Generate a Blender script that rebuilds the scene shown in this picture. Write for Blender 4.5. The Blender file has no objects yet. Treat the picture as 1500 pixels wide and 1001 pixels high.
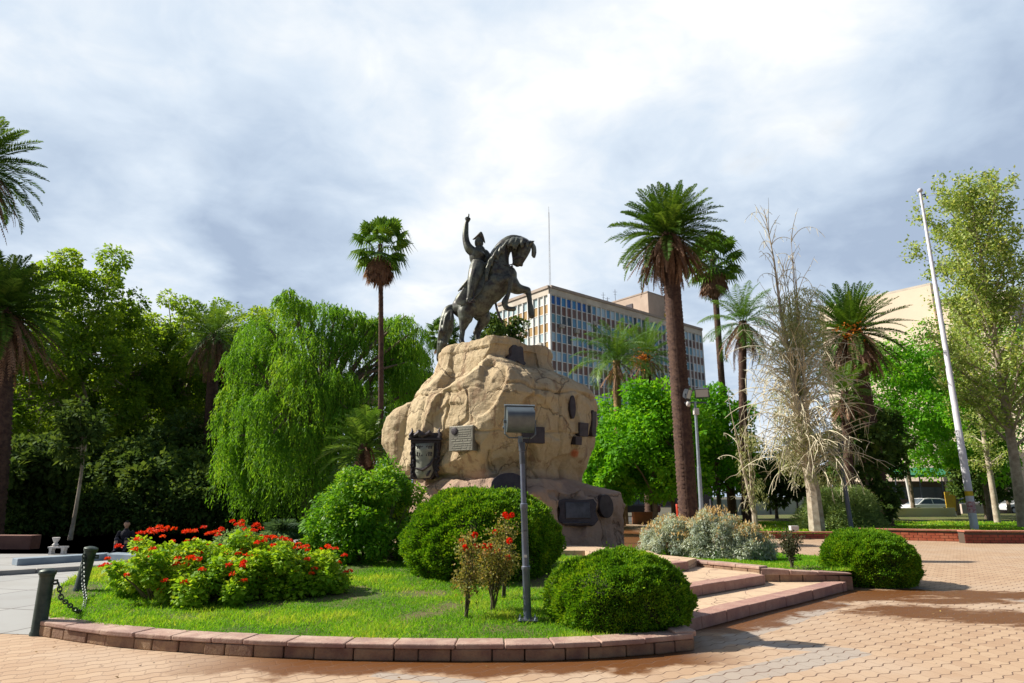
import bpy, bmesh, math, random
import numpy as np
from mathutils import Vector, Matrix
from mathutils.bvhtree import BVHTree

# ------------------------------------------------------------------ camera, sky, sun, exposure
S = bpy.context.scene
COL = S.collection
PITCH = math.atan(227/950)
cam = bpy.data.cameras.new("camera"); cam_o = bpy.data.objects.new("camera", cam); COL.objects.link(cam_o)
cam.sensor_width = 36; cam.lens = 36*950/1500; cam.clip_start = 0.05; cam.clip_end = 3000
cam_o.location = (0, 0, 1.6); cam_o.rotation_euler = (math.pi/2+PITCH, 0, 0)
S.camera = cam_o
S.view_settings.view_transform = 'Standard'; S.view_settings.look = 'None'
S.view_settings.gamma = 1; S.view_settings.exposure = 0.64
S.cycles.max_bounces = 6; S.cycles.diffuse_bounces = 3; S.cycles.glossy_bounces = 2
S.cycles.transmission_bounces = 3; S.cycles.transparent_max_bounces = 4

SUN_EL = math.radians(40); SUN_A = math.radians(10)     # from the left, ten degrees beyond the picture plane
SD = Vector((-math.cos(SUN_A)*math.cos(SUN_EL), math.sin(SUN_A)*math.cos(SUN_EL), math.sin(SUN_EL)))
sun = bpy.data.lights.new("sun", 'SUN'); sun.energy = 5.0; sun.angle = math.radians(0.5); sun.color = (1.0, 0.93, 0.80)
sun_o = bpy.data.objects.new("sun", sun); COL.objects.link(sun_o); sun_o.rotation_euler = SD.to_track_quat('Z', 'Y').to_euler()

cP, sP = math.cos(PITCH), math.sin(PITCH)
def ray(px, py):
    dx, du = (px-750)/950, (500-py)/950
    return Vector((dx, cP-du*sP, sP+du*cP))
def at(px, py, Y):
    d = ray(px, py); t = Y/d.y
    return Vector((d.x*t, Y, 1.6+d.z*t))
def gnd(px, py, Z=0.0):
    d = ray(px, py); t = (Z-1.6)/d.z
    return Vector((d.x*t, d.y*t, Z))

class NT:
    def __init__(s, tree): s.t = tree; s.n = tree.nodes; s.l = tree.links
    def new(s, typ, **kw):
        n = s.n.new(typ)
        for k, v in kw.items(): setattr(n, k, v)
        return n
    def put(s, sock, v):
        if isinstance(v, bpy.types.NodeSocket): s.l.new(v, sock)
        elif v is not None:
            try: sock.default_value = v
            except Exception: sock.default_value = (*v, 1)
    def m(s, op, a, b=None, c=None, clamp=False):
        n = s.new('ShaderNodeMath', operation=op, use_clamp=clamp)
        s.put(n.inputs[0], a)
        if b is not None: s.put(n.inputs[1], b)
        if c is not None: s.put(n.inputs[2], c)
        return n.outputs[0]
    def v(s, op, a, b=None):
        n = s.new('ShaderNodeVectorMath', operation=op); s.put(n.inputs[0], a)
        if b is not None: s.put(n.inputs[1], b)
        return n.outputs['Value'] if op in ('DOT_PRODUCT', 'LENGTH', 'DISTANCE') else n.outputs[0]
    def noise(s, vec, scale, detail=3, rough=.55, dist=0, out=0):
        n = s.new('ShaderNodeTexNoise'); s.put(n.inputs['Vector'], vec)
        n.inputs['Scale'].default_value = scale; n.inputs['Detail'].default_value = detail
        n.inputs['Roughness'].default_value = rough; n.inputs['Distortion'].default_value = dist
        return n.outputs[out]
    def mix(s, f, a, b, typ='MIX'):
        n = s.new('ShaderNodeMix', data_type='RGBA', blend_type=typ, clamp_factor=True)
        s.put(n.inputs['Factor'], f)
        for k, v in ((6, a), (7, b)):
            if isinstance(v, bpy.types.NodeSocket): s.l.new(v, n.inputs[k])
            else: n.inputs[k].default_value = (*v, 1)
        return n.outputs[2]
    def ss(s, x, a, b, lo=0.0, hi=1.0):
        n = s.new('ShaderNodeMapRange', interpolation_type='SMOOTHSTEP'); s.put(n.inputs[0], x)
        n.inputs[1].default_value = a; n.inputs[2].default_value = b; n.inputs[3].default_value = lo; n.inputs[4].default_value = hi
        return n.outputs[0]
    def xyz(s, vec):
        n = s.new('ShaderNodeSeparateXYZ'); s.put(n.inputs[0], vec); return n.outputs
    def comb(s, x, y, z):
        n = s.new('ShaderNodeCombineXYZ')
        for i, v in enumerate((x, y, z)): s.put(n.inputs[i], v)
        return n.outputs[0]

W = bpy.data.worlds.new("World"); S.world = W; W.use_nodes = True
t = NT(W.node_tree); t.n.clear()
sky = t.new('ShaderNodeTexSky', sky_type='NISHITA', sun_disc=False)
sky.sun_elevation = SUN_EL; sky.sun_rotation = math.atan2(SD.x, SD.y); sky.air_density = 1.0; sky.dust_density = 1.5
gen = t.new('ShaderNodeTexCoord').outputs['Generated']
d = t.v('NORMALIZE', gen); X, Y, Z = t.xyz(d)[:3]
den = t.m('ADD', t.m('MAXIMUM', Z, 0.0), 0.22)
flat = t.comb(t.m('DIVIDE', X, den), t.m('DIVIDE', Y, den), 0.0)
n1 = t.noise(flat, 1.1, 6, .52, .35); n2 = t.noise(flat, 2.7, 5, .55, .4)
wob = t.noise(t.v('ADD', flat, (7.3, 2.1, 0)), 1.9, 4, .6, 0, 1)
dd = t.v('NORMALIZE', t.v('ADD', d, t.v('SCALE', t.v('SUBTRACT', wob, (.5, .5, .5)), None)))
for nn in t.n:
    if nn.type == 'VECT_MATH' and nn.operation == 'SCALE': nn.inputs['Scale'].default_value = 0.30
lum = t.m('ADD', t.m('MULTIPLY', t.m('SUBTRACT', n1, .5), .95), t.m('MULTIPLY', t.m('SUBTRACT', n2, .5), .75))
# bright thin cloud (positive) and grey banks (negative) where the sky has them: (px, py, inner cos angle deg, outer, amount)
for px, py, a0, a1, amt in ((700, 130, 3, 24, .20), (190, 415, 1, 9, .34), (1090, 110, 3, 15, .16), (1210, 60, 2, 14, .18), (60, 90, 2, 15, .10),
                            (330, 300, 2, 17, -.20), (330, 400, 1, 6, -.12), (1290, 330, 3, 21, -.22), (1000, 240, 1, 9, -.06), (1080, 470, 1, 6, .30),
                            (860, 400, 2, 10, .06), (90, 240, 2, 10, -.06), (1480, 120, 3, 15, -.06), (230, 60, 3, 14, .08), (470, 260, 2, 12, -.08), (870, 250, 2, 9, -.10)):
    dv = ray(px, py).normalized()
    c = t.v('DOT_PRODUCT', dd, tuple(dv))
    lum = t.m('ADD', lum, t.ss(c, math.cos(math.radians(a1)), math.cos(math.radians(a0)), 0, amt))
n3 = t.noise(flat, 6.5, 6, .6, .5)
lum = t.m("ADD", lum, t.m("MULTIPLY", t.m("SUBTRACT", n3, .5), .42))
f = t.m("ADD", lum, .54, clamp=True)
ramp = t.new('ShaderNodeValToRGB'); t.put(ramp.inputs[0], f)
cr = ramp.color_ramp; cr.elements[0].position = .12; cr.elements[0].color = (.42, .52, .68, 1)
cr.elements[1].position = .95; cr.elements[1].color = (1.15, 1.15, 1.15, 1)
for pos, c in ((.36, (.56, .67, .82)), (.58, (.72, .82, .94)), (.76, (.90, .95, 1.0))):
    e = cr.elements.new(pos); e.color = (*c, 1)
bg1 = t.new('ShaderNodeBackground'); t.put(bg1.inputs[0], sky.outputs[0]); bg1.inputs[1].default_value = .05
bg2 = t.new('ShaderNodeBackground'); t.put(bg2.inputs[0], ramp.outputs[0]); bg2.inputs[1].default_value = 0.65
# overcast towards +Y (in front), broken cloud over blue sky elsewhere
front = t.ss(t.m('ADD', Y, t.m('MULTIPLY', t.m('SUBTRACT', n2, .5), .5)), .18, .50)
cover = t.m('MAXIMUM', front, t.ss(n1, .55, .68, 0, .45))
cover = t.m('SUBTRACT', cover, t.ss(n2, .62, .80, 0, .25), clamp=True)
mx = t.new('ShaderNodeMixShader'); t.put(mx.inputs[0], cover); t.l.new(bg1.outputs[0], mx.inputs[1]); t.l.new(bg2.outputs[0], mx.inputs[2])
wo = t.new('ShaderNodeOutputWorld'); t.l.new(mx.outputs[0], wo.inputs[0])

# ------------------------------------------------------------------ materials
MATS = {}
def mat(name, col, rough=.7, metal=0.0, spec=.4, col2=None, nscale=6, bump=0.0, bscale=30, detail=4, build=None):
    if name in MATS: return MATS[name]
    m = bpy.data.materials.new(name); m.use_nodes = True; t = NT(m.node_tree)
    bs = t.n['Principled BSDF']; MATS[name] = m
    bs.inputs['Roughness'].default_value = rough; bs.inputs['Metallic'].default_value = metal
    bs.inputs['Specular IOR Level'].default_value = spec
    co = t.new('ShaderNodeTexCoord').outputs['Object']
    if col2 is not None:
        f = t.ss(t.noise(co, nscale, detail, .6), .3, .7)
        t.l.new(t.mix(f, col, col2), bs.inputs['Base Color'])
    else: bs.inputs['Base Color'].default_value = (*col, 1)
    if bump:
        b = t.new('ShaderNodeBump'); b.inputs['Strength'].default_value = bump; b.inputs['Distance'].default_value = .02
        t.put(b.inputs['Height'], t.noise(co, bscale, 5, .65)); t.l.new(b.outputs[0], bs.inputs['Normal'])
    if build: build(t, bs, co)
    return m

def leaf_mat(name, c1, c2, c3=None, trans=.4, rough=.6, spec=.2, tboost=1.6):
    if name in MATS: return MATS[name]
    m = bpy.data.materials.new(name); m.use_nodes = True; t = NT(m.node_tree); MATS[name] = m
    bs = t.n['Principled BSDF']; out = t.n['Material Output']
    bs.inputs['Roughness'].default_value = rough; bs.inputs['Specular IOR Level'].default_value = spec
    at_ = t.new('ShaderNodeAttribute', attribute_name='rnd'); r = at_.outputs['Fac']
    ramp = t.new('ShaderNodeValToRGB'); t.put(ramp.inputs[0], r); cr = ramp.color_ramp
    cr.elements[0].color = (*c1, 1); cr.elements[1].color = (*(c3 or c2), 1)
    if c3: e = cr.elements.new(.55); e.color = (*c2, 1)
    t.l.new(ramp.outputs[0], bs.inputs['Base Color'])
    tr = t.new('ShaderNodeBsdfTranslucent')
    tc = t.mix(1.0, ramp.outputs[0], (min(tboost*1.15, 4), tboost, tboost*.5), 'MULTIPLY'); t.l.new(tc, tr.inputs[0])
    ms = t.new('ShaderNodeMixShader'); ms.inputs[0].default_value = trans
    t.l.new(bs.outputs[0], ms.inputs[1]); t.l.new(tr.outputs[0], ms.inputs[2]); t.l.new(ms.outputs[0], out.inputs[0])
    return m

# ------------------------------------------------------------------ mesh helpers
def mesh_np(name, V, F, m, parent=None, rnd=None, smooth=False, loc=None):
    """V (n,3), F (k,3|4) array -> linked object"""
    V = np.asarray(V, dtype=np.float32); F = np.asarray(F, dtype=np.int32)
    me = bpy.data.meshes.new(name); n, k = F.shape
    me.vertices.add(len(V)); me.vertices.foreach_set('co', V.ravel())
    me.loops.add(n*k); me.loops.foreach_set('vertex_index', F.ravel())
    me.polygons.add(n); me.polygons.foreach_set('loop_start', np.arange(0, n*k, k, dtype=np.int32))
    me.update(calc_edges=True)
    if rnd is not None:
        a = me.attributes.new('rnd', 'FLOAT', 'POINT'); a.data.foreach_set('value', np.asarray(rnd, dtype=np.float32))
    if smooth: me.polygons.foreach_set('use_smooth', np.ones(n, dtype=bool))
    me.materials.append(m)
    o = bpy.data.objects.new(name, me); COL.objects.link(o)
    if parent is not None: o.parent = parent
    if loc is not None: o.location = loc
    return o

class MB:
    """collects boxes, tubes, lathes, prisms; build() links them as one mesh object"""
    def __init__(s): s.V = []; s.F = []; s.n = 0
    def add(s, V, F):
        s.V += [tuple(v) for v in V]; s.F += [tuple(i+s.n for i in f) for f in F]; s.n = len(s.V); return s
    def box(s, c, size, rz=0.0, M=None):
        x, y, z = (a/2 for a in size)
        P = [Vector((i*x, j*y, k*z)) for k in (-1, 1) for j in (-1, 1) for i in (-1, 1)]
        if M is None: M = Matrix.Rotation(rz, 3, 'Z')
        P = [M @ p + Vector(c) for p in P]
        return s.add(P, [(0, 2, 3, 1), (4, 5, 7, 6), (0, 1, 5, 4), (2, 6, 7, 3), (0, 4, 6, 2), (1, 3, 7, 5)])
    def tube(s, pts, rad, seg=8, cap=True, sx=None):
        pts = [Vector(p) for p in pts]; n = len(pts)
        if not hasattr(rad, '__len__'): rad = [rad]*n
        V = []; F = []; up = Vector((0, 0, 1)); ref = None
        for i, p in enumerate(pts):
            tg = (pts[min(i+1, n-1)]-pts[max(i-1, 0)]).normalized()
            if ref is None: ref = Vector((1, 0, 0)) if abs(tg.x) < .8 else Vector((0, 1, 0))
            a = tg.cross(ref).normalized(); b = a.cross(tg).normalized(); ref = b
            for k in range(seg):
                w = 2*math.pi*k/seg; V.append(p + (a*math.cos(w)+b*math.sin(w))*rad[i])
        for i in range(n-1):
            for k in range(seg):
                k2 = (k+1) % seg; F.append((i*seg+k, i*seg+k2, (i+1)*seg+k2, (i+1)*seg+k))
        if cap: F.append(tuple(range(seg))[::-1]); F.append(tuple((n-1)*seg+k for k in range(seg)))
        return s.add(V, F)
    def lathe(s, prof, c=(0, 0, 0), seg=24, sx=1, sy=1, M=None):
        V = []; F = []; n = len(prof)
        for r, z in prof:
            for k in range(seg):
                w = 2*math.pi*k/seg; p = Vector((r*math.cos(w)*sx, r*math.sin(w)*sy, z))
                V.append((M @ p if M else p)+Vector(c))
        for i in range(n-1):
            for k in range(seg):
                k2 = (k+1) % seg; F.append((i*seg+k, i*seg+k2, (i+1)*seg+k2, (i+1)*seg+k))
        F.append(tuple(range(seg))[::-1]); F.append(tuple((n-1)*seg+k for k in range(seg)))
        return s.add(V, F)
    def prism(s, poly, z0, z1, M=None):
        n = len(poly); V = [Vector((x, y, z)) for z in (z0, z1) for x, y in poly]
        if M is not None: V = [M @ v for v in V]
        F = [tuple(range(n))[::-1], tuple(range(n, 2*n))]+[(i, (i+1) % n, (i+1) % n+n, i+n) for i in range(n)]
        return s.add(V, F)
    def ell(s, c, r, seg=14, rings=9, M=None):
        prof = [(max(math.sin(math.pi*i/rings), 1e-3), -math.cos(math.pi*i/rings)) for i in range(rings+1)]
        V = []; F = []
        for q, z in prof:
            for k in range(seg):
                w = 2*math.pi*k/seg; p = Vector((q*math.cos(w)*r[0], q*math.sin(w)*r[1], z*r[2]))
                V.append((M @ p if M else p)+Vector(c))
        for i in range(rings):
            for k in range(seg):
                k2 = (k+1) % seg; F.append((i*seg+k, i*seg+k2, (i+1)*seg+k2, (i+1)*seg+k))
        return s.add(V, F)
    def build(s, name, m, parent=None, smooth=False, bevel=0.0, loc=None):
        me = bpy.data.meshes.new(name); me.from_pydata([tuple(v) for v in s.V], [], s.F); me.update()
        me.materials.append(m)
        o = bpy.data.objects.new(name, me); COL.objects.link(o)
        if smooth:
            me.polygons.foreach_set('use_smooth', np.ones(len(me.polygons), dtype=bool)); me.set_sharp_from_angle(angle=math.radians(40))
        if bevel:
            b = o.modifiers.new('bevel', 'BEVEL'); b.width = bevel; b.segments = 2; b.limit_method = 'ANGLE'; b.angle_limit = math.radians(40)
        if parent is not None: o.parent = parent
        if loc is not None: o.location = loc
        return o

def tag(o, label=None, cat=None, group=None, kind=None):
    for k, v in (('label', label), ('category', cat), ('group', group), ('kind', kind)):
        if v: o[k] = v
    return o
def thing(name, label, cat, loc=(0, 0, 0), rz=0.0, group=None):
    o = bpy.data.objects.new(name, None); COL.objects.link(o); o.location = loc; o.rotation_euler = (0, 0, rz); o.empty_display_size = .2
    return tag(o, label, cat, group)
def dup(root, loc, rz=0.0, label=None, sc=1.0, group=None):
    r = root.copy(); COL.objects.link(r); r.location = loc; r.rotation_euler = (root.rotation_euler[0], root.rotation_euler[1], rz); r.scale = (sc, sc, sc)
    if label: r['label'] = label
    if group: r['group'] = group
    for ch in list(root.children):
        c = ch.copy(); COL.objects.link(c); c.parent = r
        for g in list(ch.children):
            d_ = g.copy(); COL.objects.link(d_); d_.parent = c
    return r

def _h(i, j, k, seed):
    x = (i.astype(np.int64)*374761393 + j.astype(np.int64)*668265263 + k.astype(np.int64)*2147483647 + seed*1274126177) & 0xffffffff
    x = ((x ^ (x >> 13))*1274126177) & 0xffffffff
    return ((x ^ (x >> 16)) & 0xffff)/65535.0
def vnoise(P, seed=0):
    i = np.floor(P).astype(np.int64); f = P-i; f = f*f*(3-2*f); r = 0
    for a in (0, 1):
        for b in (0, 1):
            for c in (0, 1):
                w = (f[:, 0] if a else 1-f[:, 0])*(f[:, 1] if b else 1-f[:, 1])*(f[:, 2] if c else 1-f[:, 2])
                r = r + w*_h(i[:, 0]+a, i[:, 1]+b, i[:, 2]+c, seed)
    return r*2-1
def fbm(P, oct=4, seed=0, gain=.5):
    r = 0; a = 1.0
    for o in range(oct): r = r + a*vnoise(P*(2.03**o)+o*17.3, seed+o); a *= gain
    return r

def unit(A): return A/np.maximum(np.linalg.norm(A, axis=1, keepdims=True), 1e-9)
def quads(C, D, N, L, Wd, droop=0.0, base=.45):
    """one rhombic leaf per row: from C along D, lying in the plane with normal ~N"""
    n = len(C); D = unit(D); Sd = unit(np.cross(D, N)); L = np.broadcast_to(L, (n,))[:, None]; Wd = np.broadcast_to(Wd, (n,))[:, None]
    V = np.empty((n, 4, 3)); mid = C+D*L*base
    V[:, 0] = C; V[:, 1] = mid+Sd*Wd*.5; V[:, 2] = C+D*L; V[:, 3] = mid-Sd*Wd*.5
    V[:, 2, 2] -= droop*L[:, 0]
    return V.reshape(-1, 3), np.arange(4*n).reshape(n, 4)
def rnd_dir(rs, n):
    return unit(rs.normal(size=(n, 3)))
def clump_leaves(rs, cents, rads, per, L, Wd, flat=.8, updir=.35, out_bias=.8, inner=.55, L_var=.3, huevar=.5):
    """leaves in the outer part of each clump; returns V, F, rnd"""
    Cs = np.repeat(np.arange(len(cents)), per); n = len(Cs)
    dr = rnd_dir(rs, n); rr = (inner+(1-inner)*rs.random(n)**.5)[:, None]*rads[Cs][:, None]
    lump = 1+.28*vnoise(dr*2.2+cents[Cs]*3.1, 5)[:, None]
    P = cents[Cs]+dr*rr*lump*np.array([1, 1, flat])
    D = unit(dr*out_bias+rnd_dir(rs, n)*.8); N = unit(dr*.5+rnd_dir(rs, n)*.6+np.array([0, 0, updir*2]))
    Ls = L*(1+L_var*rs.normal(size=n)).clip(.4, 1.8)
    V, F = quads(P, D, N, Ls, Ls*Wd/L, droop=.15)
    cv = rs.random(len(cents))
    r = (huevar*cv[Cs]+(1-huevar)*rs.random(n)).clip(0, 1)
    return V, F, np.repeat(r, 4)
# ------------------------------------------------------------------ ground, paving, lawns
def poly_sheet(name, pts, z, m, kind='structure', nx=0):
    me = bpy.data.meshes.new(name); bm = bmesh.new()
    f = bm.faces.new([bm.verts.new((x, y, z)) for x, y in pts]); bmesh.ops.triangulate(bm, faces=[f]); bm.to_mesh(me); bm.free()
    me.update(); me.materials.append(m)
    if me.polygons and me.polygons[0].normal.z < 0: me.flip_normals()
    o = bpy.data.objects.new(name, me); COL.objects.link(o); return tag(o, kind=kind)

KERB = [(-5.66, 8.28), (-5.1, 7.99), (-4.47, 7.70), (-3.85, 7.50), (-3.2, 7.33), (-2.6, 7.20), (-2.06, 7.12), (-1.5, 7.06), (-1.02, 7.03), (-.5, 7.01), (0, 7.02), (.45, 7.06), (.9, 7.14), (1.4, 7.28), (1.95, 7.5)]
KA = np.array(KERB); A_ = np.c_[2*KA, np.ones(len(KA))]; q_ = np.linalg.lstsq(A_, (KA**2).sum(1), rcond=None)[0]
KC = (q_[0], q_[1]); KR = math.sqrt(q_[2]+q_[0]**2+q_[1]**2)

def paving(t, bs, co):
    # interlocking pavers with wavy long joints, laid at 37 degrees to the kerb
    a = math.radians(35); x, y, z = t.xyz(co)[:3]
    u = t.m('ADD', t.m('MULTIPLY', x, math.cos(a)), t.m('MULTIPLY', y, math.sin(a)))
    v = t.m('SUBTRACT', t.m('MULTIPLY', y, math.cos(a)), t.m('MULTIPLY', x, math.sin(a)))
    vw = t.m('ADD', v, t.m('MULTIPLY', t.m('SINE', t.m('MULTIPLY', u, 2*math.pi/.22)), .017))
    row = t.m('FLOOR', t.m('DIVIDE', vw, .17))
    uw = t.m('ADD', u, t.m('MULTIPLY', t.m('SINE', t.m('MULTIPLY', vw, 2*math.pi/.17)), .010))
    uo = t.m('ADD', t.m('DIVIDE', uw, .22), t.m('MULTIPLY', row, .5))
    colm = t.m('FLOOR', uo)
    dv = t.m('MULTIPLY', t.m('ABSOLUTE', t.m('SUBTRACT', t.m('FRACT', t.m('DIVIDE', vw, .17)), .5)), .17)
    du = t.m('MULTIPLY', t.m('ABSOLUTE', t.m('SUBTRACT', t.m('FRACT', uo), .5)), .22)
    wr = t.noise(co, 1.6, 3)
    jw = t.m('MULTIPLY', wr, .013)
    jv = t.ss(t.m('ADD', dv, jw), .082, .0885); ju = t.ss(t.m('ADD', du, jw), .1075, .1135)
    joint = t.m('MAXIMUM', jv, t.m('MULTIPLY', ju, .30))
    wn = t.new('ShaderNodeTexWhiteNoise', noise_dimensions='3D'); t.put(wn.inputs['Vector'], t.comb(colm, row, 3.0)); rnd = wn.outputs['Value']
    base = t.mix(rnd, (.385, .255, .165), (.465, .33, .22))
    base = t.mix(t.ss(t.noise(co, .45, 4, .6), .42, .72), base, (.46, .35, .26))
    base = t.mix(t.m('MULTIPLY', t.ss(t.noise(co, 38, 4, .7), .35, .75), .30), base, (.38, .24, .15))
    # grey paver bands (chevrons)
    cx, cy = t.m('MULTIPLY', colm, .22), t.m('MULTIPLY', row, .17)
    band = None
    for (p, q, w) in (((1245, 954), (1030, 1001), .20), ((1245, 954), (1010, 934), .17), ((1230, 884), (1085, 930), .16), ((1500, 880), (1250, 850), .14), ((690, 1001), (600, 992), .10)):
        P, Q = gnd(*p), gnd(*q); dx, dy = Q.x-P.x, Q.y-P.y; Ln = math.hypot(dx, dy); dx /= Ln; dy /= Ln
        al = t.m('ADD', t.m('MULTIPLY', t.m('SUBTRACT', x, P.x), dx), t.m('MULTIPLY', t.m('SUBTRACT', y, P.y), dy))
        ac = t.m('ABSOLUTE', t.m('ADD', t.m('MULTIPLY', t.m('SUBTRACT', x, P.x), -dy), t.m('MULTIPLY', t.m('SUBTRACT', y, P.y), dx)))
        ac = t.m('ADD', ac, t.m('MULTIPLY', t.m('SUBTRACT', rnd, .5), .05))
        k = t.m('MULTIPLY', t.m('MULTIPLY', t.m('GREATER_THAN', al, -.1), t.m('LESS_THAN', al, Ln*1.6)), t.m('LESS_THAN', ac, w))
        band = k if band is None else t.m('MAXIMUM', band, k)
    base = t.mix(t.m('MULTIPLY', band, .6), base, (.31, .30, .29))
    # rust-brown wet runs along the kerb and puddled patches
    n = t.noise(co, 1.5, 5, .6); n2 = t.noise(t.v('MULTIPLY', co, (1.0, 2.2, 1)), 2.2, 5, .65)
    r = t.v('LENGTH', t.v('MULTIPLY', t.v('SUBTRACT', co, (KC[0], KC[1], 0)), (1, 1, 0)))
    wet = t.ss(t.m('ADD', t.m('SUBTRACT', r, KR), t.m('MULTIPLY', t.m('SUBTRACT', n, .5), 1.5)), .66, .42)
    wet = t.m('MULTIPLY', wet, t.m('MULTIPLY', t.ss(x, -3.9, -2.0), t.ss(x, 2.6, 1.6)))
    P0, P1 = gnd(1010, 922), gnd(1245, 862)
    ac = t.m('ADD', t.m('MULTIPLY', t.m('SUBTRACT', x, P0.x), (P1.y-P0.y)), t.m('MULTIPLY', t.m('SUBTRACT', y, P0.y), -(P1.x-P0.x)))
    ac = t.m('DIVIDE', ac, math.hypot(P1.x-P0.x, P1.y-P0.y))
    w2 = t.m('MULTIPLY', t.ss(t.m('ADD', ac, t.m('MULTIPLY', t.m('SUBTRACT', n, .5), 1.6)), .66, .40), t.m('MULTIPLY', t.ss(x, 2.0, 2.6), t.ss(x, 7.0, 5.5)))
    wet = t.m('MAXIMUM', wet, w2)
    for px, py, rx, ry, ang in ((1175, 888, .75, .30, .3), (1262, 874, .9, .4, .2), (1345, 896, .75, .5, 0), (1330, 868, 1.3, .35, .05), (1455, 872, 1.2, .4, 0), (1465, 905, .75, .5, 0.1), (1400, 880, .9, .25, 0), (1120, 905, .5, .2, .7)):
        P = gnd(px, py); ca, sa = math.cos(ang), math.sin(ang)
        ex, ey = t.m('SUBTRACT', x, P.x), t.m('SUBTRACT', y, P.y)
        a1 = t.m('DIVIDE', t.m('ADD', t.m('MULTIPLY', ex, ca), t.m('MULTIPLY', ey, sa)), rx); b1 = t.m('DIVIDE', t.m('SUBTRACT', t.m('MULTIPLY', ey, ca), t.m('MULTIPLY', ex, sa)), ry)
        rr = t.m('ADD', t.m('SQRT', t.m('ADD', t.m('MULTIPLY', a1, a1), t.m('MULTIPLY', b1, b1))), t.m('MULTIPLY', t.m('SUBTRACT', n2, .5), 2.8))
        wet = t.m('MAXIMUM', wet, t.ss(t.m('ADD', rr, t.m('MULTIPLY', t.m('SUBTRACT', t.noise(co, 11, 5, .7), .5), .9)), 1.55, .85))
    base = t.mix(t.m('MULTIPLY', wet, .95), base, (.125, .042, .007))
    col = t.mix(t.m('MULTIPLY', joint, t.m('SUBTRACT', 1.0, t.m('MULTIPLY', wet, .4))), base, (.15, .09, .065))
    t.put(bs.inputs['Specular IOR Level'], t.m('SUBTRACT', .4, t.m('MULTIPLY', wet, .2)))
    bs_c = t.mix(t.m('MULTIPLY', t.ss(t.noise(co, 3.1, 5, .7), .60, .72), .35), col, (.30, .21, .14))
    t.l.new(bs_c, bs.inputs['Base Color'])
    t.put(bs.inputs['Roughness'], t.m('SUBTRACT', .85, t.m('MULTIPLY', wet, .38)))
    b = t.new('ShaderNodeBump'); b.inputs['Strength'].default_value = .6; b.inputs['Distance'].default_value = .006
    t.put(b.inputs['Height'], t.m('ADD', t.m('SUBTRACT', 1.0, joint), t.m('MULTIPLY', t.noise(co, 90, 3), .25))); t.l.new(b.outputs[0], bs.inputs['Normal'])
M_PAVE = mat('terracotta_pavers', (.5, .35, .25), .85, build=paving)

def slabs(t, bs, co):
    m = t.new('ShaderNodeMapping'); m.inputs['Rotation'].default_value = (0, 0, .25); t.put(m.inputs[0], co)
    br = t.new('ShaderNodeTexBrick'); t.put(br.inputs[0], m.outputs[0]); br.offset = 0; br.inputs['Scale'].default_value = 1
    br.inputs['Brick Width'].default_value = 1.6; br.inputs['Row Height'].default_value = 1.6; br.inputs['Mortar Size'].default_value = .018
    br.inputs['Color1'].default_value = (.30, .305, .31, 1); br.inputs['Color2'].default_value = (.36, .36, .355, 1); br.inputs['Mortar'].default_value = (.13, .12, .12, 1)
    c = t.mix(t.m('MULTIPLY', t.ss(t.noise(co, .8, 5, .65), .45, .75), .5), br.outputs[0], (.22, .20, .185))
    t.l.new(c, bs.inputs['Base Color'])
M_SLAB = mat('grey_slabs', (.3, .3, .3), .75, build=slabs)
M_ASPH = mat('asphalt', (.05, .05, .052), .85, col2=(.075, .073, .07), nscale=.6, bump=.3)
M_EARTH = mat('dry_ground', (.11, .09, .07), .95, col2=(.07, .075, .045), nscale=.3)
M_TURF = mat('turf', (.06, .11, .015), .95, col2=(.15, .12, .05), nscale=1.2, bump=.8, bscale=60)

g_ = MB(); g_.add([(-1500, -300, -.03), (1500, -300, -.03), (1500, 2500, -.03), (-1500, 2500, -.03)], [(0, 1, 2, 3)]); tag(g_.build('ground', M_EARTH), kind='structure')
poly_sheet('plaza_paving', [(-30, -14), (40, -14), (40, 25.0), (14.2, 25.4), (10, 30), (9, 40), (-3, 40), (-3, 8.0), (-5.75, 8.31), (-30, 12.0)], 0.0, M_PAVE)
poly_sheet('side_pavement', [(-30, 12.0), (-5.75, 8.31), (-3, 8.0), (-3, 40), (-6, 40), (-9.2, 19.4), (-40, 19.6)], 0.004, M_SLAB)
poly_sheet('road', [(-120, 31), (-6, 31), (-6, 40), (60, 60), (120, 70), (120, 84), (60, 72), (-8, 48), (-120, 39)], -.012, M_ASPH)
poly_sheet('street_pavement', [(-60, 19.7), (-9.2, 19.5), (-5.5, 40), (-6, 31.2), (-60, 31)][:3]+[(-6.5, 30.9), (-60, 30.9)], -.006, mat('street_paving', (.16, .14, .13), .85, col2=(.22, .19, .17), nscale=1.5))

LZ = 0.135
def lawn_h(x, y): return LZ + .035*np.clip(y-8, 0, 6)
LAWN = [(-5.62, 8.47), (-5.1, 8.2), (-4.45, 7.92), (-3.8, 7.72), (-3.15, 7.56), (-2.5, 7.44), (-1.5, 7.3), (-.5, 7.26), (.4, 7.31), (1.2, 7.46), (1.72, 7.75), (1.5, 9), (1.5, 12), (1.5, 15), (-1, 18), (-4, 19), (-6.5, 17.6), (-8.0, 15), (-7.8, 12.6), (-6.95, 10.4), (-6.0, 8.9)]
BED = [(4.35, 12.35), (6.0, 12.25), (7.0, 12.9), (7.3, 14.0), (6.5, 15.3), (5.6, 16.6), (4.3, 17.2), (3.1, 16.6), (2.9, 14.6), (3.3, 13.7)]
def inpoly(x, y, poly):
    r = np.zeros(len(x), bool); n = len(poly)
    for i in range(n):
        x1, y1 = poly[i]; x2, y2 = poly[(i+1) % n]
        c = ((y1 > y) != (y2 > y)) & (x < (x2-x1)*(y-y1)/(y2-y1+1e-12)+x1); r ^= c
    return r
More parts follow.
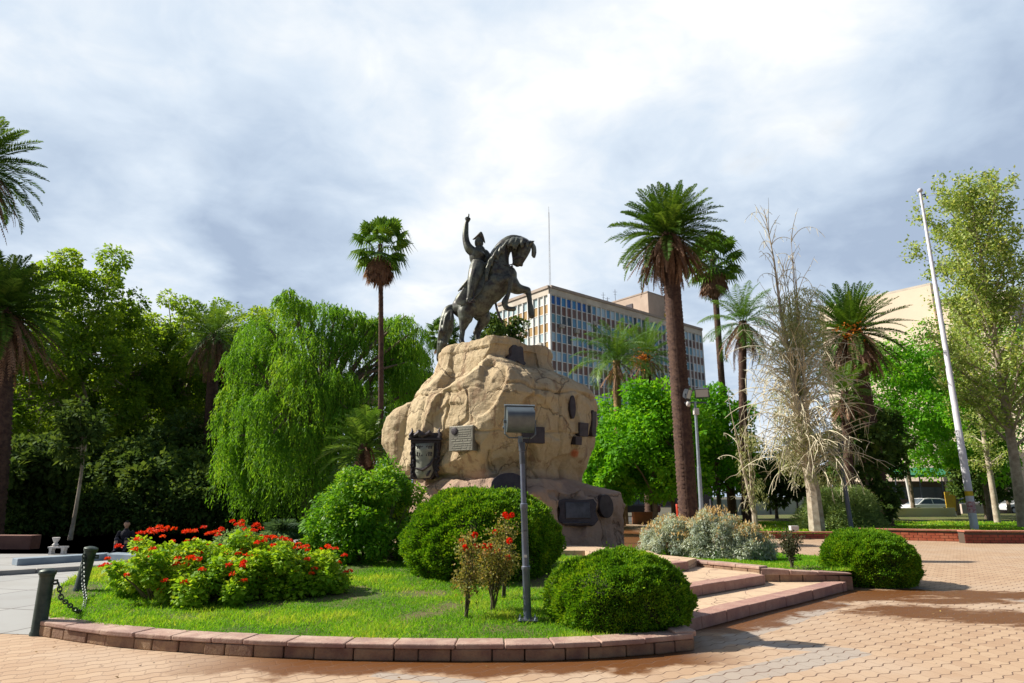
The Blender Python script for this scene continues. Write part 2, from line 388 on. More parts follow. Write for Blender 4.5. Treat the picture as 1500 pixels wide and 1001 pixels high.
def lawn_surface(name, poly, hf):
    bm = bmesh.new(); f = bm.faces.new([bm.verts.new((x, y, 0)) for x, y in poly])
    r = bmesh.ops.triangulate(bm, faces=[f])
    for _ in range(4): bmesh.ops.subdivide_edges(bm, edges=[e for e in bm.edges if e.calc_length() > .7], cuts=1, use_grid_fill=False); bmesh.ops.triangulate(bm, faces=bm.faces[:])
    bm.normal_update()
    for v in bm.verts: v.co.z = float(hf(v.co.x, v.co.y))
    me = bpy.data.meshes.new(name); bm.to_mesh(me); bm.free(); me.materials.append(M_TURF)
    o = bpy.data.objects.new(name, me); COL.objects.link(o); return tag(o, kind='structure')
lawn_surface('lawn_soil', LAWN, lambda x, y: float(lawn_h(np.float64(x), np.float64(y))))
bed_h = lambda x, y: .30 + 0*x
lawn_surface('bed_soil', BED, lambda x, y: .30)
M_GRASS = leaf_mat('grass_blades', (.08, .25, .012), (.17, .39, .018), (.36, .46, .06), trans=.45, tboost=1.5)
def grass(name, poly, hf, n, h, w, seed, big=None, hvar=None):
    rs = np.random.RandomState(seed); P = np.array(poly); lo, hi = P.min(0), P.max(0)
    XY = lo+rs.random((int(n), 2))*(hi-lo)
    if big: # thin out with distance
        keep = rs.random(len(XY)) < np.clip(big/(XY[:, 1]), .12, 1)**1.6; XY = XY[keep]
    XY = XY[inpoly(XY[:, 0], XY[:, 1], poly)]; n = len(XY)
    C = np.c_[XY, hf(XY[:, 0], XY[:, 1])-.005]
    q = fbm(np.c_[XY*1.3, XY[:, :1]*0], 3, 9)
    worn = fbm(np.c_[XY*.9+3, XY[:, :1]*0], 3, 14); kp = (rs.random(n) < np.clip(1.25-2.6*np.clip(worn-.12, 0, 1), .12, 1)); XY, C, q = XY[kp], C[kp], q[kp]; n = len(XY)
    tall = np.clip(1+.55*q, .45, 1.8)*(1+.3*rs.normal(size=n)).clip(.5, 1.7)
    D = unit(rs.normal(size=(n, 3))*np.array([.55, .55, .1])+np.array([.05, 0, 1.0]))
    N = unit(rs.normal(size=(n, 3))*np.array([1, 1, .1]))
    sc = np.clip(XY[:, 1]/8.5, 1, 2.6)
    V, F = quads(C, D, N, h*tall, w*sc, droop=.2, base=.3)
    r = (.42+.55*q+.24*rs.normal(size=n)).clip(0, 1)
    return tag(mesh_np(name, V, F, M_GRASS, rnd=np.repeat(r, 4)), kind='stuff')
tag(grass('lawn_grass', LAWN, lawn_h, 420000, .062, .0075, 1, big=8.5), 'short bright green grass of the lawn inside the curved stone kerb', 'grass')
tag(grass('bed_grass', BED, bed_h, 90000, .06, .011, 2), 'green grass strip on the raised bed right of the steps', 'grass')

# ------------------------------------------------------------------ stone kerb, steps
def blocks(c1, c2, cm, along='x', bw=.32, rh=.3, seed=0, stain=.35):
    def f(t, bs, co):
        n = t.noise(co, 5, 5, .65); wn = t.noise(co, 1.7, 2)
        c = t.mix(t.ss(n, .3, .7), c1, c2); c = t.mix(t.m('MULTIPLY', t.ss(wn, .5, .62), .5), c, cm)
        c = t.mix(t.m('MULTIPLY', t.ss(t.noise(co, 26, 4, .7), .52, .72), stain), c, tuple(a*.45 for a in c1))
        t.l.new(c, bs.inputs['Base Color'])
        b = t.new('ShaderNodeBump'); b.inputs['Strength'].default_value = .9; b.inputs['Distance'].default_value = .012
        t.put(b.inputs['Height'], t.m('ADD', t.noise(co, 14, 5, .7), t.m('MULTIPLY', t.noise(co, 60, 3), .3))); t.l.new(b.outputs[0], bs.inputs['Normal'])
    return f
M_KERBT = mat('pink_cap_stone', (.5, .33, .26), .8, build=blocks((.36, .22, .18), (.48, .35, .28), (.24, .14, .13)))
M_KERBF = mat('kerb_block_stone', (.34, .22, .15), .85, build=blocks((.23, .135, .095), (.36, .24, .145), (.14, .075, .065)))
M_MORT = mat('dark_mortar', (.09, .065, .05), .95)
M_STEPC = mat('purple_edge_stone', (.3, .17, .15), .8, build=blocks((.34, .19, .16), (.42, .26, .21), (.26, .14, .14)))
def flag(t, bs, co):
    v = t.new('ShaderNodeTexVoronoi', feature='DISTANCE_TO_EDGE'); t.put(v.inputs['Vector'], t.v('ADD', co, t.v('MULTIPLY', t.noise(co, 2, 3, .6, 0, 1), (.25, .25, 0)))); v.inputs['Scale'].default_value = 1.9
    e = t.ss(v.outputs['Distance'], .0, .02)
    vc = t.new('ShaderNodeTexVoronoi'); t.put(vc.inputs['Vector'], co); vc.inputs['Scale'].default_value = 1.9
    c = t.mix(t.noise(co, 2.5, 5), (.50, .36, .25), (.62, .46, .31)); c = t.mix(t.m('MULTIPLY', t.ss(t.noise(co, 9, 5, .7), .45, .7), .5), c, (.36, .24, .18))
    t.l.new(t.mix(e, (.25, .16, .12), c), bs.inputs['Base Color'])
    b = t.new('ShaderNodeBump'); b.inputs['Strength'].default_value = .5; b.inputs['Distance'].default_value = .01
    t.put(b.inputs['Height'], t.m('ADD', e, t.noise(co, 20, 4))); t.l.new(b.outputs[0], bs.inputs['Normal'])
M_FLAG = mat('flagstone', (.5, .4, .3), .8, build=flag)

def resample(pts, step):
    P = np.array(pts, float); s = np.r_[0, np.cumsum(np.linalg.norm(np.diff(P, axis=0), axis=1))]
    n = max(int(round(s[-1]/step)), 1); q = np.linspace(0, s[-1], n+1)
    return np.c_[np.interp(q, s, P[:, 0]), np.interp(q, s, P[:, 1])]
def stone_kerb(name, pts, h, capt, capw, over, label, seed, blk=.33, z0=0.0, hfun=None, capm=None, facem=None, inset=.02):
    """blocks below, cap slabs above, each a slightly different size; outward is to the right of travel"""
    rs = random.Random(seed); root = thing(name, label, 'kerb', (pts[0][0], pts[0][1], z0)); ox, oy = pts[0]
    def ring(step, d0, d1, za, zb, mat_, part, jit, gap):
        mb = MB(); P = resample(pts, step*.25); tot = len(P)-1; i = 0
        T = np.gradient(P, axis=0); T /= np.linalg.norm(T, axis=1)[:, None]; Nn = np.c_[T[:, 1], -T[:, 0]]
        while i < tot:
            k = rs.choice((3, 4, 4, 5)) if jit else 4
            j = min(i+k, tot)
            if tot-j < 2: j = tot
            dj = rs.uniform(-.012, .012); dz = rs.uniform(-.005, .005)
            idx = list(range(i, j+1)); V = []; 
            for q, a in enumerate(idx):
                p = P[a].copy()
                if q == 0: p = p+T[a]*gap
                if q == len(idx)-1: p = p-T[a]*gap
                hz = hfun(a/tot) if hfun else 0
                o = p+Nn[a]*(d1+dj); n_ = p+Nn[a]*d0
                V += [(o[0]-ox, o[1]-oy, za+dz*0), (o[0]-ox, o[1]-oy, zb+hz+dz), (n_[0]-ox, n_[1]-oy, zb+hz+dz), (n_[0]-ox, n_[1]-oy, za)]
            F = []; m_ = len(idx)
            for q in range(m_-1):
                for e in range(4): F.append((q*4+e, (q+1)*4+e, (q+1)*4+(e+1) % 4, q*4+(e+1) % 4))
            F += [(0, 1, 2, 3), tuple((m_-1)*4+e for e in (3, 2, 1, 0))]
            mb.add(V, F); i = j
        bm_o = mb.build(part, mat_, root, bevel=.012); return bm_o
    ring(blk, -.20, 0, .0, h-capt-.004, facem or M_KERBF, 'face_blocks', True, .006)
    ring(blk*1.5, -capw+over, over, h-capt, h, capm or M_KERBT, 'cap_stones', True, .004)
    ring(.4, -.18, -inset-.015, .0, h-capt-.01, M_MORT, 'mortar_bed', False, -.003)
    return root
stone_kerb('stone_kerb', [(-5.66, 8.28)]+KERB[1:], .165, .05, .30, .015, 'long curved pink stone kerb edging the front of the lawn', 1)
stone_kerb('stone_kerb', [(1.97, 7.52), (1.78, 8.4), (1.68, 10), (1.66, 13)], .192, .055, .24, .01, 'straight stone kerb between the steps and the lawn, behind the front bush', 2, hfun=lambda a: .28*a)
stone_kerb('stone_kerb', [(3.05, 13.9), (3.55, 13.1), (4.36, 12.02)], .40, .05, .26, .01, 'stone kerb climbing along the right side of the steps to the raised bed', 3)
stone_kerb('stone_kerb', [(4.37, 12.015), (5.0, 12.02), (5.55, 12.04), (6.0, 12.08)], .31, .05, .26, .01, 'low lumpy block kerb between the lowest step and the right clipped bush', 4, hfun=lambda a: .06-.09*a)
def step(name, poly, z0, z1, edge, label):
    r = thing(name, label, 'step', (poly[0][0], poly[0][1], z0)); ox, oy = poly[0]
    mb = MB(); mb.prism([(x-ox, y-oy) for x, y in poly], 0, z1-z0-.004); mb.build('slab', M_FLAG, r)
    P = resample(edge, .16); c = MB(); rs = random.Random(len(label)); i = 0; T = np.gradient(P, axis=0); T /= np.linalg.norm(T, axis=1)[:, None]; Nn = np.c_[T[:, 1], -T[:, 0]]
    while i < len(P)-1:
        j = min(i+rs.choice((2, 3, 3, 4)), len(P)-1); a, b = P[i]+T[i]*.003, P[j]-T[j]*.003
        o = rs.uniform(.018, .03); q = [a+Nn[i]*o, b+Nn[j]*o, b-Nn[j]*.26, a-Nn[i]*.26]
        c.prism([(p[0]-ox, p[1]-oy) for p in q], .004, z1-z0+rs.uniform(.0, .006)); i = j
    c.build('edge_stones', M_STEPC, r, bevel=.010); return r
step('stone_step', [(1.99, 8.3), (2.22, 8.53), (3.32, 9.62), (4.61, 10.82), (5.84, 12.0), (4.3, 12.05), (3.0, 13.85), (1.6, 13.5), (1.7, 9.6)], 0, .15, [(2.0, 8.31), (2.22, 8.53), (3.32, 9.62), (4.61, 10.82), (5.80, 11.97)], 'lowest and widest stone step, rusty wet along its foot')
step('stone_step', [(1.72, 9.4), (2.54, 10.13), (4.28, 11.66), (4.3, 12.05), (3.0, 13.85), (1.65, 13.4)], .15, .30, [(1.78, 9.45), (2.54, 10.13), (4.29, 11.67)], 'second stone step up, ending at the bend of the kerb')
step('stone_step', [(1.70, 11.15), (3.14, 12.4), (3.55, 13.1), (3.0, 13.9), (3.0, 15.0), (-4, 22), (-3, 15.2), (1.6, 14.9)], .30, .45, [(1.76, 11.2), (3.2, 12.42)], 'top stone step and landing at the foot of the boulder')

# ------------------------------------------------------------------ background lawns and walls on the right
M_BRICK = mat('red_painted_brick', (.42, .10, .05), .8, col2=(.50, .17, .09), nscale=3, bump=.5, bscale=40)
M_BRICK2 = mat('dark_red_brick', (.20, .045, .035), .8, col2=(.28, .08, .05), nscale=3, bump=.5, bscale=40)
def planter(label, a, b, h, w, m, seed):
    ax, ay = a; bx, by = b; L = math.hypot(bx-ax, by-ay); r = thing('planter_wall', label, 'low wall', (ax, ay, 0), math.atan2(by-ay, bx-ax))
    mb = MB(); x = 0; rs = random.Random(seed)
    for row in range(int(h/.1)):
        x = -(row % 2)*.14
        while x < L:
            x0 = max(x, 0); x1 = min(x+.27, L)
            if x1-x0 > .03: mb.box(((x0+x1)/2, w/2+rs.uniform(-.004, .004), .05+row*.1), (x1-x0-.012, w, .09))
            x += .28
    mb.build('bricks', m, r, bevel=.006)
    k = MB(); k.box((L/2, w/2, h/2-.01), (L, w-.03, h-.03)); k.build('mortar', M_MORT, r)
    c = MB(); x = 0
    while x < L-.01: x1 = min(x+.6, L); c.box(((x+x1)/2, w/2, h+.025), (x1-x-.006, w+.05, .05)); x = x1
    c.build('coping', mat('red_coping', (.40, .13, .08), .75, col2=(.45, .22, .16), nscale=4), r, bevel=.006); return r
pw = gnd(1300, 792), gnd(1392, 797), gnd(1392, 799)
planter('orange red brick planter wall at the back right of the plaza, left of the break', (13.3, 25.9), (17.0, 24.35), .36, .35, M_BRICK, 1)
planter('dark red brick planter wall running on right in front of the flagpole', (15.9, 23.75), (30, 22.6), .38, .4, M_BRICK2, 2)
planter('thin dark brick edging behind the right clipped bush', (9.6, 26.4), (13.2, 26.0), .22, .25, M_BRICK2, 3)
poly_sheet('rear_lawn', [(9.7, 26.7), (13.2, 26.3), (17.0, 24.8), (30, 23.1), (60, 24), (60, 62), (26, 58), (12, 50), (10, 40)], .12, M_TURF)
tag(grass('rear_grass', [(9.8, 26.8), (13.2, 26.4), (17.0, 25.0), (28, 23.4), (30, 40), (12, 40)], lambda x, y: .12+0*x, 60000, .09, .03, 4), 'mown grass of the lawn beyond the brick planter walls', 'grass')
# ------------------------------------------------------------------ the boulder pedestal
def rockmat(t, bs, co):
    x, y, z = t.xyz(co)[:3]
    n = t.noise(co, .9, 5, .6); n2 = t.noise(co, 3.6, 6, .7); n3 = t.noise(co, 22, 5, .7)
    c = t.mix(t.ss(n, .35, .65), (.54, .435, .285), (.46, .355, .225))
    c = t.mix(t.m('MULTIPLY', t.ss(n2, .42, .68), .5), c, (.60, .50, .34))
    c = t.mix(t.m('MULTIPLY', t.ss(t.noise(t.v('MULTIPLY', co, (1, 1, .22)), 3.0, 6, .7, .8), .52, .64), .7), c, (.27, .17, .11))   # rain streaks and lichen
    low = t.ss(t.m('ADD', z, t.m('MULTIPLY', t.m('SUBTRACT', n, .5), .9)), 2.35, 1.9)
    c = t.mix(t.m('MULTIPLY', low, .85), c, t.mix(n2, (.46, .31, .24), (.32, .22, .185)))
    c = t.mix(t.m('MULTIPLY', t.ss(n3, .55, .75), .45), c, (.24, .15, .09))
    c = t.mix(t.m('MULTIPLY', t.ss(n3, .38, .25), .35), c, (.68, .58, .44))
    p = STAIN
    dd_ = t.v('DISTANCE', co, p); c = t.mix(t.m('MULTIPLY', t.ss(t.m('ADD', dd_, t.m('MULTIPLY', n2, .12)), .24, .12), .8), c, (.55, .12, .04))
    t.l.new(c, bs.inputs['Base Color'])
    b = t.new('ShaderNodeBump'); b.inputs['Strength'].default_value = 1.0; b.inputs['Distance'].default_value = .06
    vo = t.new('ShaderNodeTexVoronoi', feature='DISTANCE_TO_EDGE'); vo.inputs['Scale'].default_value = .85; t.put(vo.inputs['Vector'], t.v('ADD', t.v('MULTIPLY', co, (1, 1, .8)), t.v('MULTIPLY', t.noise(co, 1.6, 4, .6, 0, 1), (.55, .55, .55))))
    fis = t.ss(vo.outputs['Distance'], 0, .022); gate = t.ss(t.noise(co, .7, 2), .40, .55); fis = t.m('SUBTRACT', 1.0, t.m('MULTIPLY', t.m('SUBTRACT', 1.0, fis), gate))
    t.l.new(t.mix(t.m('MULTIPLY', t.m('SUBTRACT', 1.0, fis), .55), c, (.14, .095, .065)), bs.inputs['Base Color'])
    hgt_ = t.m('ADD', t.noise(co, 7, 6, .7), t.m('MULTIPLY', t.noise(co, 30, 5, .7), .45)); hgt_ = t.m('ADD', hgt_, t.m('MULTIPLY', fis, .6))
    t.put(b.inputs['Height'], hgt_); t.l.new(b.outputs[0], bs.inputs['Normal'])

def rock_loft(rows, Yc, ry, nth, nz, rot, seed, amp, facet=.10, shift=None, crack=True, n_f=6, E_=2.2, chis=90, chr_=1.0):
    """rows: (pixel y, left x, right x) of the boulder's outline, taken at depth Yc"""
    Zs, XL, XR = [], [], []
    for py, a, b in rows:
        A = at(a, py, Yc); B = at(b, py, Yc); Zs.append(A.z); XL.append(A.x); XR.append(B.x)
    o = np.argsort(Zs); Zs = np.array(Zs)[o]; XL = np.array(XL)[o]; XR = np.array(XR)[o]
    z = np.linspace(Zs[0], Zs[-1], nz); xl = np.interp(z, Zs, XL); xr = np.interp(z, Zs, XR)
    cx = (xl+xr)/2; rx = (xr-xl)/2
    th = np.linspace(0, 2*np.pi, nth, endpoint=False)
    TH, ZI = np.meshgrid(th, np.arange(nz)); ZZ = z[ZI]
    e = E_; ct, st = np.cos(TH), np.sin(TH)
    r = (np.abs(ct)**e+np.abs(st)**e)**(-1/e)
    sec = 2*np.pi/n_f; ph = (TH-rot+.18*np.sin(ZZ*1.1+seed)) % sec-sec/2
    r = r*(1-facet+facet*np.cos(sec/2)/np.cos(ph)*1.08)
    ryy = ry(z)[ZI] if callable(ry) else ry*rx[ZI]
    P = np.stack([cx[ZI]+r*ct*rx[ZI], Yc+r*st*ryy, ZZ], -1).reshape(-1, 3)
    Nr = np.stack([ct, st, 0*ct], -1).reshape(-1, 3); Q = P-np.array([0, Yc, 0])
    dsp = amp*(1.2*fbm(Q*.5, 2, seed)+.35*fbm(Q*1.3, 2, seed+9))
    rid = 1-np.abs(fbm(Q*.8, 3, seed+31)); dsp += 0*rid
    st_ = fbm(Q*np.array([.8, .8, .5])+5, 3, seed+90); dsp += .06*np.clip(st_*7, -1, 1)
    side = np.abs(Nr[:, 0]); dsp *= np.where(side > .9, .5, 1)
    ck = dsp*0
    if crack:
        # seams between the blocks the boulder is built of
        w = fbm(Q*1.5, 2, seed+70)*.10
        for zc, dep in ((4.42, .09), (3.28, .05), (5.08, .07)):
            g_ = np.abs(Q[:, 2]+w-zc); ck -= dep*np.exp(-(g_/.026)**2)*np.clip(.6+1.2*fbm(Q*.9+3, 2, seed+77), 0, 1.2)
        ang = TH.reshape(-1)+fbm(Q*1.2, 2, seed+80)*.12
        for ac, za, zb, dep in ((3.95, 2.6, 4.42, .06), (4.32, 2.6, 4.4, .05), (5.02, 3.6, 5.1, .05), (5.55, 2.4, 4.42, .05), (4.7, 2.2, 2.7, .05), (5.2, 1.9, 2.5, .05), (5.8, 1.9, 3.3, .05)):
            g_ = np.abs(ang-ac)*1.9; ck -= 1.7*dep*np.exp(-(g_/.030)**2)*((Q[:, 2] > za) & (Q[:, 2] < zb))
    groove = dsp*0; dsp0 = dsp
    P = P+Nr*dsp[:, None]; P[:, 2] += .12*amp*fbm(Q*1.1, 2, seed+3)
    # chisel flat facets into the block: local planes, each shaving off what stands proud of it
    G = P.reshape(nz, nth, 3); du_ = np.roll(G, -1, 1)-np.roll(G, 1, 1); dv_ = np.gradient(G, axis=0); NN = unit(np.cross(du_.reshape(-1, 3), dv_.reshape(-1, 3)))
    rs = np.random.RandomState(seed+5); cl_ = np.where(side > .88, .35, 1.0)*np.where(P[:, 2] > Zs[-1]-.25, .45, 1.0)
    for _ in range(chis):
        i = rs.randint(len(P)); S0 = P[i].copy(); n_ = NN[i]+rs.normal(size=3)*np.array([.26, .26, .22]); n_ /= np.linalg.norm(n_)
        rad = rs.uniform(.45, 1.35)*chr_; off = rs.uniform(.02, .10)*chr_; D_ = P-S0; s_ = D_@n_+off; w_ = np.clip((rad-np.linalg.norm(D_, axis=1))/.10, 0, 1); P = P-n_*(np.maximum(s_, 0).clip(0, .20)*w_*cl_)[:, None]
    P = P+NN*ck[:, None]+NN*(.024*fbm(P*3.2, 3, seed+50)+.013*fbm(P*10, 2, seed+60))[:, None]
    idx = np.arange(nth*nz).reshape(nz, nth); a = idx[:-1]; b = np.roll(idx, -1, 1)[:-1]; c = np.roll(idx, -1, 1)[1:]; d_ = idx[1:]
    F = np.stack([a, b, c, d_], -1).reshape(-1, 4)
    # rounded cap in concentric rings
    rings = []; n0 = len(P); top = P[-nth:]; ctr = np.array([cx[-1], Yc, Zs[-1]])
    for k, s in enumerate((.96, .9, .8, .65, .45, .22, .02)):
        R = ctr+(top-ctr)*np.array([s, s, 1.0]); R[:, 2] = top[:, 2]*s+ctr[2]*(1-s)+.05*(1-s)+.03*fbm(R*2, 2, seed)*(1 if s > .05 else 0); rings.append(R)
    P = np.vstack([P]+rings); last = idx[-1]; FF = [F]
    for k in range(len(rings)):
        nxt = n0+k*nth+np.arange(nth); FF.append(np.stack([last, np.roll(last, -1), np.roll(nxt, -1), nxt], -1)); last = nxt
    return P, np.vstack(FF)
RY = 19.3
main_rows = [(512, 648, 806), (520, 642, 809), (540, 637, 811), (547, 634, 813), (556, 622, 836), (566, 612, 856), (580, 603, 868), (600, 594, 875), (620, 589, 876), (645, 588, 872), (668, 583, 866), (684, 580, 860), (691, 588, 855), (697, 606, 852), (712, 606, 850), (760, 600, 850), (800, 600, 850)]
def main_ry(z):
    A = at(750, 512, RY).z; return np.interp(z, [0, 1.6, 2.2, 2.35, 3.0, 4.2, 4.9, 5.25, 5.35, A], [2.5, 2.35, 2.25, 2.3, 2.95, 3.15, 2.75, 2.15, 2.0, 1.95])
P1, F1 = rock_loft(main_rows, RY, main_ry, 440, 240, .55, 11, .19, .10, E_=1.42)
base_rows = [(703, 640, 846), (710, 622, 866), (716, 610, 890), (722, 606, 908), (740, 602, 918), (770, 600, 921), (800, 596, 925), (830, 592, 932), (850, 590, 934)]
P2, F2 = rock_loft(base_rows, RY-.5, lambda z: np.interp(z, [0, .8, 1.6, 2.3], [3.0, 2.9, 2.6, 2.0]), 320, 100, .2, 23, .26, .12, crack=False, E_=1.7)
knob_rows = [(594, 596, 622), (600, 580, 640), (612, 567, 640), (630, 560, 640), (650, 559, 640), (664, 566, 640), (680, 574, 640), (700, 584, 640)]
P3, F3 = rock_loft(knob_rows, RY+.5, lambda z: 0*z+.75, 140, 70, .3, 37, .07, .12, crack=False, chis=24, chr_=.5)
# a second lobe, proud of the right of the front face, as in the overhanging right half
V = np.vstack([P1, P2, P3]); F = np.vstack([F1, F2+len(P1), F3+len(P1)+len(P2)])
ROCK_BVH = BVHTree.FromPolygons([tuple(v) for v in V], [tuple(f) for f in F])
def on_rock(px, py):
    o = Vector((0, 0, 1.6)); loc, nor, i, dist = ROCK_BVH.ray_cast(o, ray(px, py).normalized())
    if loc is None: loc = at(px, py, RY-2); nor = Vector((0, -1, 0))
    acc = Vector((0, 0, 0)); 
    for dx in (-7, 0, 7):
        for dy in (-7, 0, 7):
            l2, n2, _, _ = ROCK_BVH.ray_cast(o, ray(px+dx, py+dy).normalized())
            if n2 is not None: acc += n2 if n2.dot(ray(px, py)) < 0 else -n2
    return loc, (acc.normalized() if acc.length else nor)
MON = thing('boulder_pedestal', 'huge tan artificial boulder pedestal with bronze plaques on its sides', 'monument base', (0, RY, 0))
base_t = Vector((0, RY, 0))
STAIN = tuple(on_rock(842, 664)[0]-base_t)
M_ROCK = mat('carved_rock', (.5, .38, .22), .9, spec=.2, build=rockmat)
mesh_np('rock', V-np.array(base_t), F, M_ROCK, MON, smooth=True)

def bronzemat(c1, c2):
    def f(t, bs, co):
        n = t.noise(co, 3.2, 5, .65); geo = t.noise(co, 14, 4, .6)
        t.l.new(t.mix(t.ss(t.m('ADD', t.m('MULTIPLY', n, .7), t.m('MULTIPLY', geo, .3)), .38, .62), c1, c2), bs.inputs['Base Color'])
        b = t.new('ShaderNodeBump'); b.inputs['Strength'].default_value = .35; b.inputs['Distance'].default_value = .01
        t.put(b.inputs['Height'], t.noise(co, 16, 5, .7)); t.l.new(b.outputs[0], bs.inputs['Normal'])
    return f
M_BRONZE = mat('patinated_bronze', (.05, .05, .05), .48, metal=.35, spec=.5, build=bronzemat((.036, .032, .036), (.12, .135, .11)))
M_BRDARK = mat('dark_bronze', (.035, .03, .04), .5, metal=.3, col2=(.06, .05, .06), nscale=6, bump=.4)
M_PLQ = mat('grey_bronze_plate', (.16, .15, .13), .5, metal=.4, col2=(.22, .21, .18), nscale=5, bump=.2)
M_PLQT = mat('worn_raised_letters', (.34, .33, .28), .5, metal=.3)

def frame_at(px, py, up=Vector((0, 0, 1)), off=.0):
    loc, n = on_rock(px, py); n = Vector((n.x, n.y, n.z*.35)).normalized(); xa = up.cross(n).normalized(); ya = n.cross(xa)
    M = Matrix((xa, ya, n)).transposed().to_4x4(); M.translation = loc+n*off-base_t
    return M
def px_size(px, py, w, h):
    loc, n = on_rock(px, py); dpt = loc.y*cP+(loc.z-1.6)*sP; k = dpt/950
    n = Vector((n.x, n.y, 0)).normalized(); xa = Vector((0, 0, 1)).cross(n); fs = max(abs(xa.x), .4)
    return w*k/fs, h*k
def plate(name, label, px, py, w, h, m, outline, th=.05, off=.0, rz=0):
    M0 = frame_at(px, py); Wa, Ha = px_size(px, py, w, h); Mi = M0.inverted(); pr_ = 0.0
    for i_ in range(-2, 3):
        for j_ in range(-2, 3):
            l2, _, _, _ = ROCK_BVH.ray_cast(Vector((0, 0, 1.6)), ray(px+i_*w*.24, py+j_*h*.24).normalized())
            if l2 is not None: pr_ = max(pr_, (Mi @ (l2-base_t)).z)
    off = min(pr_, .30 if name != 'coat_of_arms' else .06)-.02
    M = frame_at(px, py, off=off) @ Matrix.Rotation(rz, 4, 'Z'); W_, H_ = px_size(px, py, w, h)
    mb = MB(); mb.prism([(x*W_, y*H_) for x, y in outline], -.45, th)
    o = mb.build(name, m, MON, bevel=.012); o.matrix_local = M; o['label'] = label; return o, W_, H_, th
RECT = [(-.5, -.5), (.5, -.5), (.5, .5), (-.5, .5)]
OVAL = [(.5*math.cos(a*math.pi/12), .5*math.sin(a*math.pi/12)) for a in range(24)]
SHIELD = [(-.42, -.45), (-.3, -.52), (-.15, -.35), (0, -.3), (.15, -.35), (.3, -.52), (.45, -.42), (.55, -.3), (.42, -.2), (.38, .1), (.34, .45), (.2, .5), (.05, .42), (-.1, .5), (-.3, .46), (-.38, .3), (-.36, 0), (-.5, -.2), (-.52, -.35)]
CARTOU = [(-.5, -.35), (-.3, -.5), (.4, -.5), (.52, -.3), (.45, 0), (.5, .3), (.42, .48), (.1, .44), (-.3, .5), (-.5, .4), (-.44, .05)]
# inscribed plate with round seal
o, W_, H_, th = plate('plaque', 'square grey inscribed plaque with a round seal', 685, 643, 36, 36, M_PLQ, RECT, .10)
mb = MB(); rs = random.Random(4)
y = .36
for k in range(10):
    x = -.40 if k > 3 else -.12
    bigl = k in (5, 6)
    while x < .40:
        wl = rs.uniform(.02, .035) if not bigl else rs.uniform(.03, .05)
        if rs.random() < .84: mb.box(((x+wl/2)*W_, y*H_, th+.004), (wl*.8*W_, (.05 if bigl else .03)*H_, .010))
        x += wl
    y -= .088 if not bigl else .10
mb.build('inscription', M_PLQT, o); mb = MB(); mb.lathe([(.001, 0), (.13*W_, 0), (.13*W_, .02), (.10*W_, .03), (.001, .025)], (-.27*W_, .30*H_, th)); mb.build('seal', M_BRDARK, o, smooth=True)
# ornate bronze with cornice, scroll and garlands
o, W_, H_, th = plate('relief_plaque', 'ornate bronze relief with cornice, parchment scroll and garlands', 627, 668, 44, 66, M_BRDARK, [(-.48, -.5), (.2, -.5), (.42, -.3), (.5, .5), (-.5, .5)], .10)
mb = MB()
mb.box((0, .36*H_, th+.05), (1.10*W_, .04*H_, .14)); mb.box((0, .30*H_, th+.03), (.96*W_, .03*H_, .09))
for sx in (-1, 1):
    mb.tube([(sx*.46*W_, .38*H_, th+.05), (sx*.5*W_, .45*H_, th+.07), (sx*.43*W_, .53*H_, th+.05), (sx*.46*W_, .60*H_, th+.03)], [.06, .05, .035, .015])
mb.tube([(-.4*W_, .42*H_, th+.05), (-.2*W_, .50*H_, th+.08), (0, .44*H_, th+.09), (.12*W_, .50*H_, th+.06), (.3*W_, .42*H_, th+.04)], [.05, .09, .05, .07, .03], 8)
mb.ell((-.12*W_, .45*H_, th+.08), (.11, .09, .08)); mb.build('cornice', M_BRDARK, o, smooth=True)
mb = MB(); rs = random.Random(8)
for sx in (-1, 1):
    for k in range(26):
        yy = .26-k*.028; mb.ell(((sx*(.42-.0*k)+rs.uniform(-.05, .05))*W_, yy*H_, th+rs.uniform(0, .06)), (rs.uniform(.025, .05),)*3, 6, 4)
mb.build('garlands', M_BRDARK, o, smooth=True)
mb = MB(); sec = [(-.31, .26, .05), (-.30, .1, .07), (-.28, -.08, .05), (-.26, -.22, .09), (-.30, -.34, .05), (-.2, -.48, .10)]
Vv = []; 
for (xx, yy, zz) in sec:
    Vv += [(xx*W_, yy*H_, th+zz), (0, (yy+.01)*H_, th+zz+.02), (-xx*W_*.95, (yy+.02)*H_, th+zz-.01)]
mb.add(Vv, [(3*i+j, 3*i+j+1, 3*i+j+4, 3*i+j+3) for i in range(5) for j in range(2)]); scr = mb.build('scroll', mat('parchment_bronze', (.20, .21, .18), .5, metal=.3, col2=(.28, .29, .25), nscale=6), o, smooth=True)
sm = scr.modifiers.new('s', 'SOLIDIFY'); sm.thickness = .03
mb = MB()
for row, yy in enumerate((.16, .02)):
    x = -.24
    while x < .24: mb.box((x*W_, (yy+.02)*H_, th+.095), (.035*W_, (.06+.03*row)*H_, .02)); mb.box(((x+.025)*W_, (yy+.02+(.02 if row else .03))*H_, th+.095), (.03*W_, .015*H_, .02)); x += .075
mb.build('lettering', M_BRDARK, scr)
mb = MB(); mb.tube([(-.3*W_, -.26*H_, th+.11), (-.05*W_, -.30*H_, th+.12), (.2*W_, -.18*H_, th+.11), (.3*W_, -.05*H_, th+.07)], [.02, .045, .04, .02]); mb.tube([(.0*W_, -.52*H_, th+.08), (.12*W_, -.4*H_, th+.1), (.2*W_, -.3*H_, th+.08)], [.03, .04, .02]); mb.build('scroll_roll', M_BRDARK, o, smooth=True)
plate('coat_of_arms', 'dark bronze coat of arms near the top of the boulder', 753, 521, 24, 30, M_BRDARK, SHIELD, .10)
